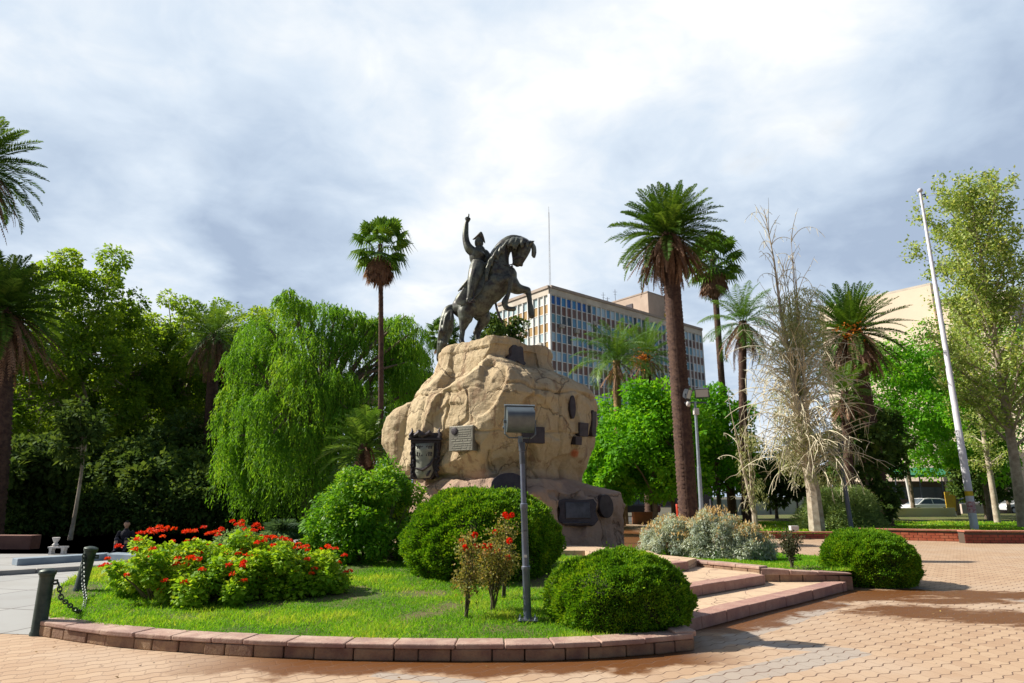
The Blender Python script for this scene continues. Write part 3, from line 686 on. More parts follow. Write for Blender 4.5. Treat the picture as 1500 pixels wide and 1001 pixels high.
plate('plaque', 'dark rectangular plaque half hidden behind the floodlight', 780, 637, 34, 24, M_BRDARK, RECT, .05)
plate('plaque', 'narrow dark oval plaque high on the right side', 834, 597, 9, 34, M_BRDARK, OVAL, .05)
plate('plaque', 'small dark rectangular plaque on the right side', 853, 629, 14, 20, M_BRDARK, RECT, .05)
plate('plaque', 'smallest dark square plaque on the right side', 840, 645, 10, 12, M_BRDARK, RECT, .05)
plate('plaque', 'tall dark plaque at the right edge of the boulder', 867, 620, 8, 38, M_BRDARK, CARTOU, .06)
plate('plaque', 'wide dark plaque low behind the clipped bush', 745, 713, 52, 38, M_BRDARK, OVAL, .06)
plate('plaque', 'dark oval plaque on the low boulder', 886, 741, 22, 34, M_BRDARK, OVAL, .06, rz=.15)
o, W_, H_, th = plate('relief_plaque', 'large dark framed relief on the low boulder', 842, 752, 58, 38, M_BRDARK, CARTOU, .06)
mb = MB(); mb.box((0, .05*H_, th+.01), (.62*W_, .6*H_, .05)); mb.box((-.05*W_, -.42*H_, th+.02), (.7*W_, .05*H_, .06)); mb.build('inner_panel', mat('blue_grey_bronze', (.10, .10, .12), .4, metal=.4, col2=(.05, .05, .06), nscale=4), o, bevel=.02)

# ------------------------------------------------------------------ the equestrian statue
SY = RY
def sp(zx, zy, dy=0.0):
    """point of the statue from its outline in the enlarged photograph, dy metres nearer(-)/farther(+)"""
    return at(600+zx/4.004, 290+zy/4.004, SY+dy)
STB = sp(400, 862)
RS_ = 1.07
def chain(mb, pts, seg=12, sub=3):
    """pts: (zx, zy, dy, radius_px) -> smooth tapered tube; radius in enlarged pixels"""
    P = [sp(a, b, c)-STB for a, b, c, r in pts]; k = SY*1.0/950/4.004*RS_; R = [q[3]*k for q in pts]
    if len(P) > 2:
        P2, R2 = [], []
        for i in range(len(P)-1):
            p0, p1, p2, p3 = P[max(i-1, 0)], P[i], P[i+1], P[min(i+2, len(P)-1)]
            for s in range(sub):
                u = s/sub; u2, u3 = u*u, u*u*u
                P2.append(.5*((2*p1)+(p2-p0)*u+(2*p0-5*p1+4*p2-p3)*u2+(3*p1-p0-3*p2+p3)*u3)); R2.append(R[i]*(1-u)+R[i+1]*u)
        P2.append(P[-1]); R2.append(R[-1]); P, R = P2, R2
    mb.tube(P, R, seg); mb.ell(P[0], (R[0],)*3, 10, 7); mb.ell(P[-1], (R[-1],)*3, 10, 7)
def blob(mb, zx, zy, dy, rx, ry, rz, ang=0):
    k = SY/950/4.004*RS_; mb.ell(sp(zx, zy, dy)-STB, (rx*k, ry*k, rz*k), 16, 11, Matrix.Rotation(math.radians(ang), 3, 'Y'))
def fuse(name, mb, m, parent, vox=.028, smooth=3, label=None):
    o = mb.build('tmp', m); r = o.modifiers.new('r', 'REMESH'); r.mode = 'VOXEL'; r.voxel_size = vox
    s = o.modifiers.new('s', 'SMOOTH'); s.factor = .5; s.iterations = smooth
    dg = bpy.context.evaluated_depsgraph_get(); me = bpy.data.meshes.new_from_object(o.evaluated_get(dg)); bpy.data.objects.remove(o)
    me.name = name; n = bpy.data.objects.new(name, me); COL.objects.link(n); n.parent = parent
    me.polygons.foreach_set('use_smooth', np.ones(len(me.polygons), dtype=bool)); me.update(); return n
ST = thing('equestrian_statue', 'dark bronze statue of a rearing horse carrying a uniformed rider with raised arm', 'statue', STB)
h = MB()
# trunk of the horse: rump, barrel, chest
chain(h, [(312, 640, .15, 66), (345, 610, .1, 78), (410, 575, .0, 84), (480, 530, -.05, 84), (540, 480, -.1, 74), (575, 450, -.1, 56)], 20)
blob(h, 400, 605, .0, 105, 88, 84, -38)
chain(h, [(350, 640, -.18, 60), (330, 680, -.2, 50), (322, 725, -.2, 32), (311, 765, -.2, 20)], 14)
# neck and head
chain(h, [(520, 440, -.1, 76), (522, 380, -.12, 62), (535, 325, -.12, 52), (565, 278, -.12, 45), (605, 252, -.12, 38), (650, 255, -.12, 32)], 18)
chain(h, [(655, 262, -.12, 33), (660, 300, -.14, 36), (648, 335, -.15, 27), (640, 365, -.15, 22), (632, 386, -.15, 19)], 16)
chain(h, [(690, 268, -.12, 24), (690, 300, -.14, 22), (668, 345, -.15, 20), (648, 382, -.15, 16)], 12)
chain(h, [(618, 300, -.13, 20), (622, 335, -.14, 16), (614, 372, -.15, 12)], 10)
blob(h, 618, 385, -.15, 17, 14, 12, 10); blob(h, 655, 390, -.15, 12, 14, 12)
for dy in (-.22, -.02): chain(h, [(705, 268, dy, 12), (722, 256, dy, 9), (733, 250, dy, 2)], 8)
# hind legs
chain(h, [(330, 700, -.22, 42), (316, 740, -.22, 23), (312, 775, -.22, 15), (306, 820, -.22, 14), (306, 842, -.24, 16), (318, 862, -.28, 14)], 12)
blob(h, 322, 866, -.3, 22, 18, 12, 20)
chain(h, [(400, 640, .3, 62), (430, 700, .3, 46), (425, 735, .3, 30), (385, 790, .3, 15)], 12)
chain(h, [(430, 720, .3, 30), (408, 765, .3, 20), (398, 810, .3, 17), (402, 850, .28, 16), (410, 868, .26, 14)], 12)
blob(h, 412, 872, .26, 24, 18, 13, 10)
# forelegs: near one folded, far one reaching
chain(h, [(500, 480, -.32, 40), (520, 495, -.36, 32), (560, 478, -.42, 22), (592, 468, -.46, 18)], 12)
chain(h, [(592, 468, -.46, 17), (590, 510, -.46, 13), (580, 560, -.44, 12), (566, 590, -.42, 16), (558, 612, -.42, 20), (562, 636, -.44, 14)], 12)
chain(h, [(562, 640, -.44, 14), (585, 650, -.46, 15), (612, 650, -.48, 14)], 10)
chain(h, [(590, 500, -.05, 52), (630, 530, .02, 36), (665, 536, .04, 24), (692, 540, .05, 20)], 14)
chain(h, [(692, 540, .05, 20), (702, 580, .03, 15), (706, 620, .02, 15), (710, 650, .0, 18), (716, 690, -.02, 18)], 12)
horse = fuse('horse', h, M_BRONZE, ST)
mn = MB(); rs = random.Random(5)
crest = [(450, 385), (468, 345), (490, 305), (520, 268), (560, 238), (605, 222), (650, 224), (690, 242)]
for i, (cx_, cy_) in enumerate(crest[:-1]):
    for k in range(5):
        u = k/5; ax_ = cx_+(crest[i+1][0]-cx_)*u; ay_ = cy_+(crest[i+1][1]-cy_)*u; L = rs.uniform(60, 95)*(1.15-.08*i)
        dx_ = rs.uniform(-24, 2)+ (8 if i > 4 else 0)
        chain(mn, [(ax_, ay_+6, -.12, 10), (ax_+dx_*.2+9, ay_+L*.35, -.12-.26, 10), (ax_+dx_*.8, ay_+L*.75, -.12-.36, 8), (ax_+dx_*1.1, ay_+L*1.1, -.46, 4)], 7, 2)
for k in range(4): chain(mn, [(700+4*k, 258, -.12, 10), (722+3*k, 285, -.15+.04*k, 11), (722+5*k, 320, -.15+.04*k, 8), (716+6*k, 345+rs.uniform(-8, 8), -.15+.04*k, 3)], 7, 2)
fuse('mane', mn, M_BRONZE, ST, .02, 1)
tl = MB()
chain(tl, [(262, 640, .15, 20), (228, 655, .15, 26), (222, 700, .15, 40), (212, 770, .15, 42), (196, 830, .15, 34), (182, 890, .15, 22), (168, 950, .15, 10)], 14)
for k in range(14):
    o_ = rs.uniform(-34, 34); chain(tl, [(245+o_*.3, 660, .05, 10), (224+o_, 710+rs.uniform(-10, 10), rs.uniform(-.15, .1), 11), (212+o_*.95, 780, rs.uniform(-.2, .1), 10), (194+o_*.8, 850, rs.uniform(-.1, .1), 8), (176+o_*.5, 900+rs.uniform(0, 50), .1, 4)], 7, 2)
fuse('tail', tl, M_BRONZE, ST, .024, 1)
br = MB()
k_ = SY/950/4.004
def line(mb, pts, r): mb.tube([sp(*p)-STB for p in pts], r*k_, 6)
line(br, [(600, 262, -.30), (598, 300, -.32), (606, 350, -.34), (608, 384, -.34)], 5); line(br, [(606, 352, -.36), (640, 345, -.38), (668, 350, -.34)], 5)
line(br, [(604, 384, -.34), (596, 405, -.34), (606, 398, -.3)], 4); line(br, [(604, 388, -.34), (560, 395, -.42), (500, 372, -.48), (460, 372, -.3)], 3.2)
br.build('bridle', M_BRDARK, ST, smooth=True)
# saddle cloth hanging on the near side, with a point at the front
def sheet(name, grid, m, parent, th=.03):
    n = len(grid); k = len(grid[0]); P = [sp(*q)-STB for r_ in grid for q in r_]
    mb = MB(); mb.add(P, [(i*k+j, i*k+j+1, (i+1)*k+j+1, (i+1)*k+j) for i in range(n-1) for j in range(k-1)])
    o = mb.build(name, m, parent, smooth=True); o.data.polygons.foreach_set('use_smooth', np.ones(len(o.data.polygons), dtype=bool))
    s = o.modifiers.new('t', 'SOLIDIFY'); s.thickness = th; s.offset = 0; u = o.modifiers.new('u', 'SUBSURF'); u.levels = 2; u.render_levels = 2; return o
sheet('saddle_cloth', [[(375, 425, -.1), (405, 412, -.15), (435, 405, -.15), (462, 415, -.1)], [(340, 470, -.42), (385, 462, -.46), (428, 450, -.46), (458, 450, -.44)], [(310, 530, -.48), (360, 535, -.52), (410, 520, -.52), (438, 505, -.5)], [(275, 590, -.42), (330, 610, -.5), (385, 580, -.54), (424, 548, -.52)], [(262, 612, -.3), (300, 640, -.44), (355, 615, -.52), (395, 570, -.54)]], M_BRONZE, ST)
rd = MB(); RS_ = 1.36
# rider: one continuous body, seated, right arm straight up
chain(rd, [(400, 405, -.1, 36), (398, 378, -.1, 30), (396, 350, -.1, 36), (402, 325, -.1, 40), (412, 308, -.1, 26)], 16)
chain(rd, [(405, 300, -.1, 15), (405, 284, -.1, 14)], 10); blob(rd, 407, 262, -.1, 21, 22, 27)
blob(rd, 392, 266, -.14, 5, 6, 6); blob(rd, 396, 276, -.14, 8, 8, 8)
chain(rd, [(375, 318, -.16, 24), (350, 296, -.2, 22), (334, 262, -.2, 17), (328, 220, -.2, 15), (330, 180, -.2, 13), (334, 145, -.2, 10)], 12)
chain(rd, [(440, 330, .05, 24), (462, 352, .02, 18), (462, 385, -.2, 14), (440, 392, -.3, 11)], 12)
# hand with raised forefinger
blob(rd, 340, 130, -.2, 10, 7, 13)
chain(rd, [(344, 120, -.2, 4.5), (346, 106, -.2, 4.2), (347, 94, -.2, 3.6)], 8)
for q in range(3): chain(rd, [(338-q*4, 120+q*2, -.2, 4.2), (336-q*4, 112+q*2, -.24, 4), (340-q*3, 124+q, -.27, 3.6)], 8)
chain(rd, [(348, 132, -.2, 4.4), (354, 124, -.22, 4), (352, 116, -.24, 3.4)], 8)
# near leg in a boot
chain(rd, [(400, 405, -.2, 38), (388, 440, -.42, 34), (376, 475, -.52, 28), (366, 520, -.56, 21), (358, 560, -.58, 16), (350, 590, -.58, 12)], 14)
chain(rd, [(346, 598, -.58, 12), (362, 600, -.6, 11), (382, 598, -.62, 7)], 10)
chain(rd, [(415, 405, .15, 34), (440, 440, .42, 30), (455, 500, .48, 22), (440, 560, .5, 15), (452, 575, .5, 10)], 12)
rider = fuse('rider', rd, M_BRONZE, ST, .018, 2)
ct = MB(); RS_ = 1.2
chain(ct, [(412, 400, -.12, 22), (432, 410, -.2, 20), (440, 430, -.28, 14), (430, 455, -.4, 7)], 10)
for k in range(6):
    chain(ct, [(388+6*k, 392, -.2, 16), (378+6*k, 430, -.36-.02*k, 15), (352+8*k, 475, -.46, 12), (318+10*k, 512, -.44, 9), (286+12*k, 545-6*k, -.34, 4)], 8, 2)
fuse('coat_tails', ct, M_BRONZE, ST, .022, 2)
ht = MB(); Mh = Matrix.Rotation(math.radians(15), 3, 'Y'); cH = sp(408, 246, -.1)-STB
prof = [(-1.05, 0), (-.9, -.05), (-.5, .5), (0, .95), (.5, .5), (.9, -.05), (1.05, 0)]
u = 44*k_
V_ = [];
for (x_, z_) in ((-1.0, -.15), (-.75, .15), (-.45, .75), (-.12, 1.45), (.2, 1.2), (.6, .55), (.85, .1), (1.0, -.35)):
    for w_ in (-.55, 0, .55): V_.append(Mh @ Vector((x_*u, w_*u*(1.1-abs(x_)*.9), z_*u*(1 if w_ == 0 else .9)))+cH)
    V_.append(Mh @ Vector((x_*u*.8, 0, -.25*u))+cH)
ht.add(V_, [(4*i+a, 4*i+(a+1) % 4, 4*i+4+(a+1) % 4, 4*i+4+a) for i in range(7) for a in range(4)]+[(0, 3, 2, 1), (28, 29, 30, 31)])
ho = ht.build('bicorne_hat', M_BRONZE, ST, smooth=True); sb = ho.modifiers.new('s', 'SUBSURF'); sb.levels = 1; sb.render_levels = 2
sw = MB(); line(sw, [(500, 590, .5), (510, 645, .5), (528, 700, .48), (545, 726, .46)], 8); sw.ell(sp(497, 585, .5)-STB, (.06, .06, .06)); sw.build('scabbard', M_BRDARK, ST, smooth=True)
st_ = MB(); line(st_, [(372, 500, -.62), (376, 560, -.66), (378, 590, -.68), (352, 612, -.66), (340, 590, -.64)], 4); line(st_, [(340, 612, -.62), (385, 608, -.66)], 5); st_.build('stirrup', M_BRDARK, ST, smooth=True)
# ------------------------------------------------------------------ vegetation
M_BARK = mat('brown_bark', (.10, .075, .055), .95, col2=(.19, .15, .11), nscale=5, bump=.8, bscale=14)
M_BARKP = mat('pale_bark', (.42, .36, .28), .85, col2=(.22, .18, .14), nscale=3.5, bump=.4, bscale=12)
M_BARKW = mat('grey_white_bark', (.52, .46, .37), .85, col2=(.30, .24, .18), nscale=4, bump=.4, bscale=12)
M_PALMT = mat('palm_trunk_bark', (.055, .030, .027), .95, col2=(.12, .07, .05), nscale=7, bump=.6, bscale=20)
L_PLANE = leaf_mat('plane_tree_leaves', (.06, .13, .016), (.13, .235, .020), (.26, .36, .035), trans=.5, tboost=2.0)
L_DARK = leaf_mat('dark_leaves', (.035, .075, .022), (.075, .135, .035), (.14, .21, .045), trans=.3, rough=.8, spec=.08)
L_BRIGHT = leaf_mat('bright_green_leaves', (.055, .20, .008), (.11, .33, .012), (.24, .46, .02), trans=.42, tboost=1.6)
L_SPARSE = leaf_mat('olive_sparse_leaves', (.14, .23, .05), (.28, .39, .09), (.50, .56, .24), trans=.4)
L_WILLOW = leaf_mat('willow_leaves', (.06, .18, .018), (.13, .30, .022), (.29, .44, .045), trans=.45, tboost=1.6)
L_CLIP = leaf_mat('clipped_hedge_leaves', (.045, .14, .006), (.11, .26, .010), (.27, .41, .02), trans=.35, tboost=1.5)
L_SHRUB = leaf_mat('glossy_shrub_leaves', (.05, .17, .010), (.12, .30, .015), (.28, .44, .03), trans=.4, rough=.5, spec=.25)
L_GERAN = leaf_mat('flowerbed_leaves', (.10, .26, .012), (.24, .42, .02), (.45, .56, .06), trans=.4, rough=.6, spec=.2)
L_SILVER = leaf_mat('silver_grey_leaves', (.27, .34, .30), (.46, .53, .45), (.66, .70, .58), trans=.2, rough=.7)
L_STRAW = leaf_mat('dry_straw_heads', (.36, .24, .12), (.52, .38, .20), (.62, .5, .3), trans=.25, rough=.8)
L_ROSE = leaf_mat('rose_leaves', (.13, .15, .03), (.24, .25, .06), (.36, .25, .10), trans=.3)
L_RED = leaf_mat('red_petals', (.60, .015, .006), (.78, .045, .01), (.88, .14, .02), trans=.25, rough=.6, tboost=1.1)
L_PALM = leaf_mat('palm_leaflets', (.035, .09, .012), (.08, .18, .02), (.19, .31, .04), trans=.25, rough=.35)
L_QUEEN = leaf_mat('plumed_palm_leaflets', (.035, .10, .015), (.085, .185, .025), (.20, .31, .06), trans=.3, rough=.4)
L_DEAD = leaf_mat('dead_palm_fronds', (.11, .06, .045), (.25, .145, .10), (.42, .27, .18), trans=.15, rough=.85)
L_TWIG = leaf_mat('dry_twigs', (.25, .20, .13), (.42, .36, .24), (.58, .52, .37), trans=.1, rough=.85)
L_FEATH = leaf_mat('feathery_leaves', (.10, .18, .06), (.20, .30, .10), (.34, .42, .18), trans=.3)

def trunk_path(rs, H, lean=(0, 0), bend=.06, n=7):
    P = [Vector((0, 0, 0))]; o = Vector((0, 0, 0))
    for i in range(1, n+1):
        u = i/n; P.append(Vector((lean[0]*u+bend*H*.3*math.sin(u*3+rs.random()*.6)*.5, lean[1]*u+bend*H*.3*math.sin(u*2.3)*.5, H*u)))
    return P
def along(P, u):
    x = u*(len(P)-1); i = min(int(x), len(P)-2); return P[i].lerp(P[i+1], x-i)

def broadleaf(label, loc, H, R, z0, leafm, bark=M_BARK, per=260, nc=60, L=.24, tr=.22, seed=0, flat=.8, cr=(.22, .34), lean=(0, 0), name='broadleaf_tree', cat='tree', group=None, zpow=1.0, profile=None, limbs=14, inner=.45, tap=.5):
    """trunk with limbs reaching into the crown; crown of leaf clumps with gaps between them"""
    rs = np.random.RandomState(seed); rr = random.Random(seed); root = thing(name, label, cat, loc, 0, group)
    Hc = H-z0; k = []
    while len(k) < nc:
        d_ = rnd_dir(rs, 1)[0]; rad = rs.random()**.42
        p = d_*rad; u = (p[2]+1)/2; w = profile(u) if profile else 1
        k.append((p[0]*R*w, p[1]*R*w, z0+Hc*u))
    C = np.array(k); C[:, :2] += np.array(lean)*((C[:, 2]-z0)/Hc)[:, None]
    Rm = rs.uniform(cr[0], cr[1], nc)*R
    V, F, r = clump_leaves(rs, C, Rm, per, L, L*.62, flat=flat, inner=inner)
    mesh_np('crown', V, F, leafm, root, rnd=r)
    mb = MB(); tp = trunk_path(rr, z0+Hc*.55, (lean[0]*.6, lean[1]*.6)); n = len(tp)
    mb.tube(tp, [tr*(1.25 if i == 0 else 1-tap*i/n) for i in range(n)], 10)
    for i in rs.choice(nc, min(limbs, nc), replace=False):
        s = along(tp, rr.uniform(.55 if z0 > 1.5 else .25, .98)); e = Vector(C[i]); m_ = s.lerp(e, .5)+Vector((rr.uniform(-.1, .1), rr.uniform(-.1, .1), rr.uniform(-.05, .12)))*R
        mb.tube([s, s.lerp(m_, .5)+Vector((0, 0, .03*R)), m_, e], [tr*.45, tr*.33, tr*.22, tr*.06], 6)
    mb.build('trunk', bark, root, smooth=True); return root

def place(px, Y, z=0.0):
    """ground position seen in column px (at the horizon) at depth Y"""
    d = ray(px, 727); return Vector((d.x/d.y*Y, Y, z))
def top_z(py, Y, px=750): return at(px, py, Y).z

# -- palms
L_CANARY = leaf_mat('stiff_palm_leaflets', (.03, .08, .012), (.07, .155, .018), (.19, .29, .05), trans=.25)
def frond(rs, az, el, L, n, ll, curve, wid, twist=0.0, vee=.35, rach=.02):
    """leaflet quads along an arched rachis"""
    u = np.linspace(0, 1, n); ang = el-curve*u**1.4
    st = L/n; dx = np.cumsum(np.cos(ang))*st; dz = np.cumsum(np.sin(ang))*st
    h = np.array([math.cos(az), math.sin(az), 0]); s = np.array([-math.sin(az), math.cos(az), 0])
    C = dx[:, None]*h+dz[:, None]*np.array([0, 0, 1]); T = np.cos(ang)[:, None]*h+np.sin(ang)[:, None]*np.array([0, 0, 1]); N = np.cross(s[None, :], T)
    if N[0, 2] < 0: N = -N
    V = []; F = []; k = 0
    keep = u > .12; le = ll*np.sin(np.clip(u*.93+.07, 0, 1)*math.pi)**.55
    for sg in (-1, 1):
        D = s*sg*(.85)+T*.55+N*vee+rs.normal(size=(n, 3))*.10
        v, f = quads(C[keep], D[keep], N[keep]+rs.normal(size=(keep.sum(), 3))*.2, le[keep]*(1+.1*rs.normal(size=keep.sum())), wid, droop=twist, base=.35); V.append(v); F.append(f+k); k += len(v)
    # the midrib as a thin three-sided strip
    w = rach*(1-.8*u)[:, None]; a = C+s*w; b = C-s*w; c = C-N*w*1.2; m = len(C)
    v = np.concatenate([a, b, c]); i = np.arange(m-1)
    f = np.concatenate([np.stack([i, i+1, i+1+m, i+m], 1), np.stack([i+m, i+1+m, i+1+2*m, i+2*m], 1), np.stack([i+2*m, i+1+2*m, i+1, i], 1)])
    V.append(v); F.append(f+k)
    return np.vstack(V), np.vstack(F)
def gather(parts, rs, hv=.5):
    V, F, R, k = [], [], [], 0
    for v, f in parts:
        V.append(v); F.append(f+k); k += len(v); c = rs.random(); R.append((hv*c+(1-hv)*rs.random(len(v)//1)).clip(0, 1))
    return np.vstack(V), np.vstack(F), np.concatenate(R)
def palm_trunk(name, H, r0, r1, m, root, lean=(0, 0), seed=0, knobs=True):
    rs = np.random.RandomState(seed); seg = 22; n = int(H/.085); P = []
    for i in range(n+1):
        u = i/n; z = H*u; cx = lean[0]*u**1.6; cy = lean[1]*u**1.6
        r = r0+(r1-r0)*u+.22*r0*math.exp(-z/.35)
        for k in range(seg):
            a = 2*math.pi*(k+.5*(i % 2)*1.0)/seg
            b = (.05*math.cos(k*math.pi+i*math.pi) if knobs else .02)*r0*2+rs.uniform(-.03, .03)*r0
            if i % 2: b -= .05*r0
            P.append((cx+(r+b)*math.cos(a), cy+(r+b)*math.sin(a), z))
    idx = np.arange((n+1)*seg).reshape(n+1, seg); a = idx[:-1]; b = np.roll(idx, -1, 1)[:-1]; c = np.roll(idx, -1, 1)[1:]; d_ = idx[1:]
    return mesh_np(name, P, np.stack([a, b, c, d_], -1).reshape(-1, 4), m, root, smooth=False)
def feather_palm(label, loc, H, tr, L, nf, seed, skirt=60, skirtL=.62, lean=(0, 0), leafm=None, ll=.42, wid=.035, n=46, elmin=-.55, curve=(.7, 1.3), tm=None, droop=.1, group=None, fruit=False, name='date_palm', trunk=True):
    rs = np.random.RandomState(seed); root = thing(name, label, 'palm tree', loc, 0, group)
    top = np.array([lean[0], lean[1], H])
    parts = []
    for i in range(nf):
        u = (i+.5)/nf; el = math.radians(86)*(1-u)**.75+elmin*u; az = i*2.39996+rs.uniform(-.15, .15)
        v, f = frond(rs, az, el, L*rs.uniform(.88, 1.08)*(.82+.18*u), n, ll, rs.uniform(*curve)*(.45+.55*u), wid, droop)
        v = v+top+np.array([math.cos(az)*tr*.5, math.sin(az)*tr*.5, -.25*u]); parts.append((v, f))
    V, F, r = gather(parts, rs); mesh_np('crown', V, F, leafm or L_PALM, root, rnd=r)
    if skirt:
        parts = []
        for i in range(skirt):
            az = i*2.39996; v, f = frond(rs, az, rs.uniform(-1.35, -.45), L*skirtL*rs.uniform(.7, 1.1), 24, ll*.38, rs.uniform(.3, .9), wid*1.2, .25, vee=-.3, rach=.035)
            parts.append((v+top+np.array([math.cos(az)*tr*1.1, math.sin(az)*tr*1.1, -rs.uniform(.1, .9)]), f))
        V, F, r = gather(parts, rs); mesh_np('dead_fronds', V, F, L_DEAD, root, rnd=r)
    if fruit:
        rr = rs; C = top+rr.normal(size=(260, 3))*np.array([.35, .35, .3])+np.array([-.35, -.55, -.35]); v, f = quads(C, rr.normal(size=(260, 3)), rr.normal(size=(260, 3)), .16, .10)
        mesh_np('fruit_stalks', v, f, leaf_mat('orange_fruit', (.6, .16, .02), (.75, .28, .04), trans=.1), root, rnd=rr.random(len(v)))
    if trunk: palm_trunk('trunk', H, tr, tr*.92, tm or M_PALMT, root, lean, seed)
    return root
def fan_palm(label, loc, H, tr, L, nf, seed, skirt=26, lean=(0, 0), group=None, seg=16, name='fan_palm', spread=1.0):
    rs = np.random.RandomState(seed); root = thing(name, label, 'palm tree', loc, 0, group); top = np.array([lean[0], lean[1], H])
    def fan(az, el, pl, fl, dead=False):
        h = np.array([math.cos(az)*math.cos(el), math.sin(az)*math.cos(el), math.sin(el)]); s = np.array([-math.sin(az), math.cos(az), 0]); N = np.cross(h, s); N = N if N[2] > 0 else -N
        c = top+h*pl; c[2] -= .12*pl; a = np.linspace(-1.75, 1.75, seg) if not dead else np.linspace(-.9, .9, seg)
        D = np.cos(a)[:, None]*h+np.sin(a)[:, None]*s+N*(-.15)*np.abs(a)[:, None]; D[:, 2] -= .12
        C = np.repeat(c[None], seg, 0); ll = fl*(1-.12*np.abs(a))*(1+.06*rs.normal(size=seg))
        v, f = quads(C, D, np.repeat(N[None], seg, 0)+rs.normal(size=(seg, 3))*.1, ll*.72, fl*.17, droop=.02, base=.75)
        e = C+unit(D)*ll[:, None]*.6; v2, f2 = quads(e, D*np.array([.6, .6, .2])+np.array([0, 0, -.75]), D+np.array([0, 0, .2]), ll*.5, fl*.08, base=.2)
        st = np.array([top+s*.02, top-s*.02, c-s*.015, c+s*.015])
        return np.vstack([v, v2, st]), np.vstack([f, f2+len(v), np.array([[0, 1, 2, 3]])+len(v)+len(v2)])
    parts = [fan(i*2.39996+rs.uniform(-.2, .2), math.radians(84)-(math.radians(84)+.85)*((i+.5)/nf)**.9*spread, L*.52*rs.uniform(.85, 1.1), L*.55*rs.uniform(.85, 1.1)) for i in range(nf)]
    V, F, r = gather(parts, rs); mesh_np('crown', V, F, L_PALM, root, rnd=r)
    if skirt:
        parts = []
        for i in range(skirt):
            v, f = fan(i*2.39996, rs.uniform(-1.45, -.9), L*.35, L*.5, True); v[:, 2] -= rs.uniform(0, .35)*L; parts.append((v, f))
        V, F, r = gather(parts, rs); mesh_np('dead_fronds', V, F, L_DEAD, root, rnd=r)
    palm_trunk('trunk', H, tr, tr*.8, M_PALMT, root, lean, seed, knobs=False); return root

def palm_at(fn, label, base_px, Y, ctr, tr, L, nf, seed, **kw):
    """base column at the ground, crown centre pixel ctr"""
    b = place(base_px, Y); c = at(ctr[0], ctr[1], Y); return fn(label, b, c.z, tr, L, nf, seed, lean=(c.x-b.x, 0), **kw)
palm_at(feather_palm, 'tallest date palm with a thick skirt of brown dead fronds', 1007, 29, (978, 341), .40, 2.85, 125, 21, skirt=150, skirtL=.8, elmin=-.55, n=64, wid=.05, leafm=L_CANARY, ll=.36)
palm_at(feather_palm, 'tall palm at the upper left edge with only its fronds in view', -70, 24, (-40, 240), .38, 2.8, 100, 22, skirt=120, skirtL=.85, elmin=-.75, n=60, wid=.05, leafm=L_CANARY, ll=.36)
palm_at(feather_palm, 'dark palm at the left edge with a long drooping brown skirt', -8, 23, (0, 450), .40, 2.5, 110, 23, skirt=150, skirtL=1.0, elmin=-.7, n=60, wid=.05, leafm=L_CANARY, ll=.36)
palm_at(feather_palm, 'date palm with orange fruit stalks left of the flagpole', 1288, 34, (1246, 482), .46, 3.1, 100, 24, skirt=130, skirtL=.85, elmin=-.75, fruit=True, curve=(.5, 1.1), n=58, wid=.05, leafm=L_CANARY, ll=.36)
palm_at(feather_palm, 'feathery palm among the plane trees left of the willow', 300, 36, (315, 488), .30, 2.5, 46, 25, skirt=60, skirtL=.9, elmin=-.9, curve=(1.0, 1.8), leafm=L_QUEEN, droop=.35, ll=.5, name='feather_palm')
palm_at(fan_palm, 'tall slim fan palm rising out of the willow', 556, 25.5, (557, 358), .115, 1.55, 27, 26, skirt=40)
palm_at(fan_palm, 'slim fan palm partly hidden behind the tallest date palm', 1070, 44, (1044, 380), .24, 2.5, 34, 27, skirt=40)
palm_at(fan_palm, 'distant fan palm peeking out behind the statue horse tail', 648, 60, (650, 488), .25, 2.1, 36, 28, skirt=20)
palm_at(feather_palm, 'queen palm with ochre leaf bases in front of the office block', 908, 38, (903, 528), .22, 3.3, 34, 29, skirt=8, skirtL=.5, leafm=L_QUEEN, droop=.55, ll=.6, wid=.04, n=56, elmin=.1, curve=(1.3, 2.3), name='queen_palm', tm=mat('ochre_leaf_bases', (.38, .24, .09), .8, col2=(.16, .10, .05), nscale=9))
palm_at(feather_palm, 'small date palm with orange stalks in front of the office block', 952, 44, (945, 520), .35, 3.3, 54, 30, skirt=26, elmin=-.6, leafm=L_QUEEN, fruit=True)
palm_at(feather_palm, 'queen palm with arching plumes beside the bare tree', 1092, 36, (1088, 470), .22, 3.0, 30, 31, skirt=26, skirtL=.7, leafm=L_QUEEN, droop=.5, ll=.6, wid=.04, n=56, elmin=-.5, curve=(1.0, 2.0), name='queen_palm')
palm_at(feather_palm, 'small bright green palm below the fruiting date palm', 1245, 31, (1238, 572), .2, 1.9, 30, 32, skirt=18, leafm=L_QUEEN, droop=.3, elmin=-.3)
palm_at(feather_palm, 'low young palm at the foot of the willow, left of the boulder', 536, 23, (534, 650), .22, 1.7, 42, 33, skirt=14, leafm=L_QUEEN, droop=.12, elmin=-.5, curve=(.5, 1.2), ll=.38, wid=.045)

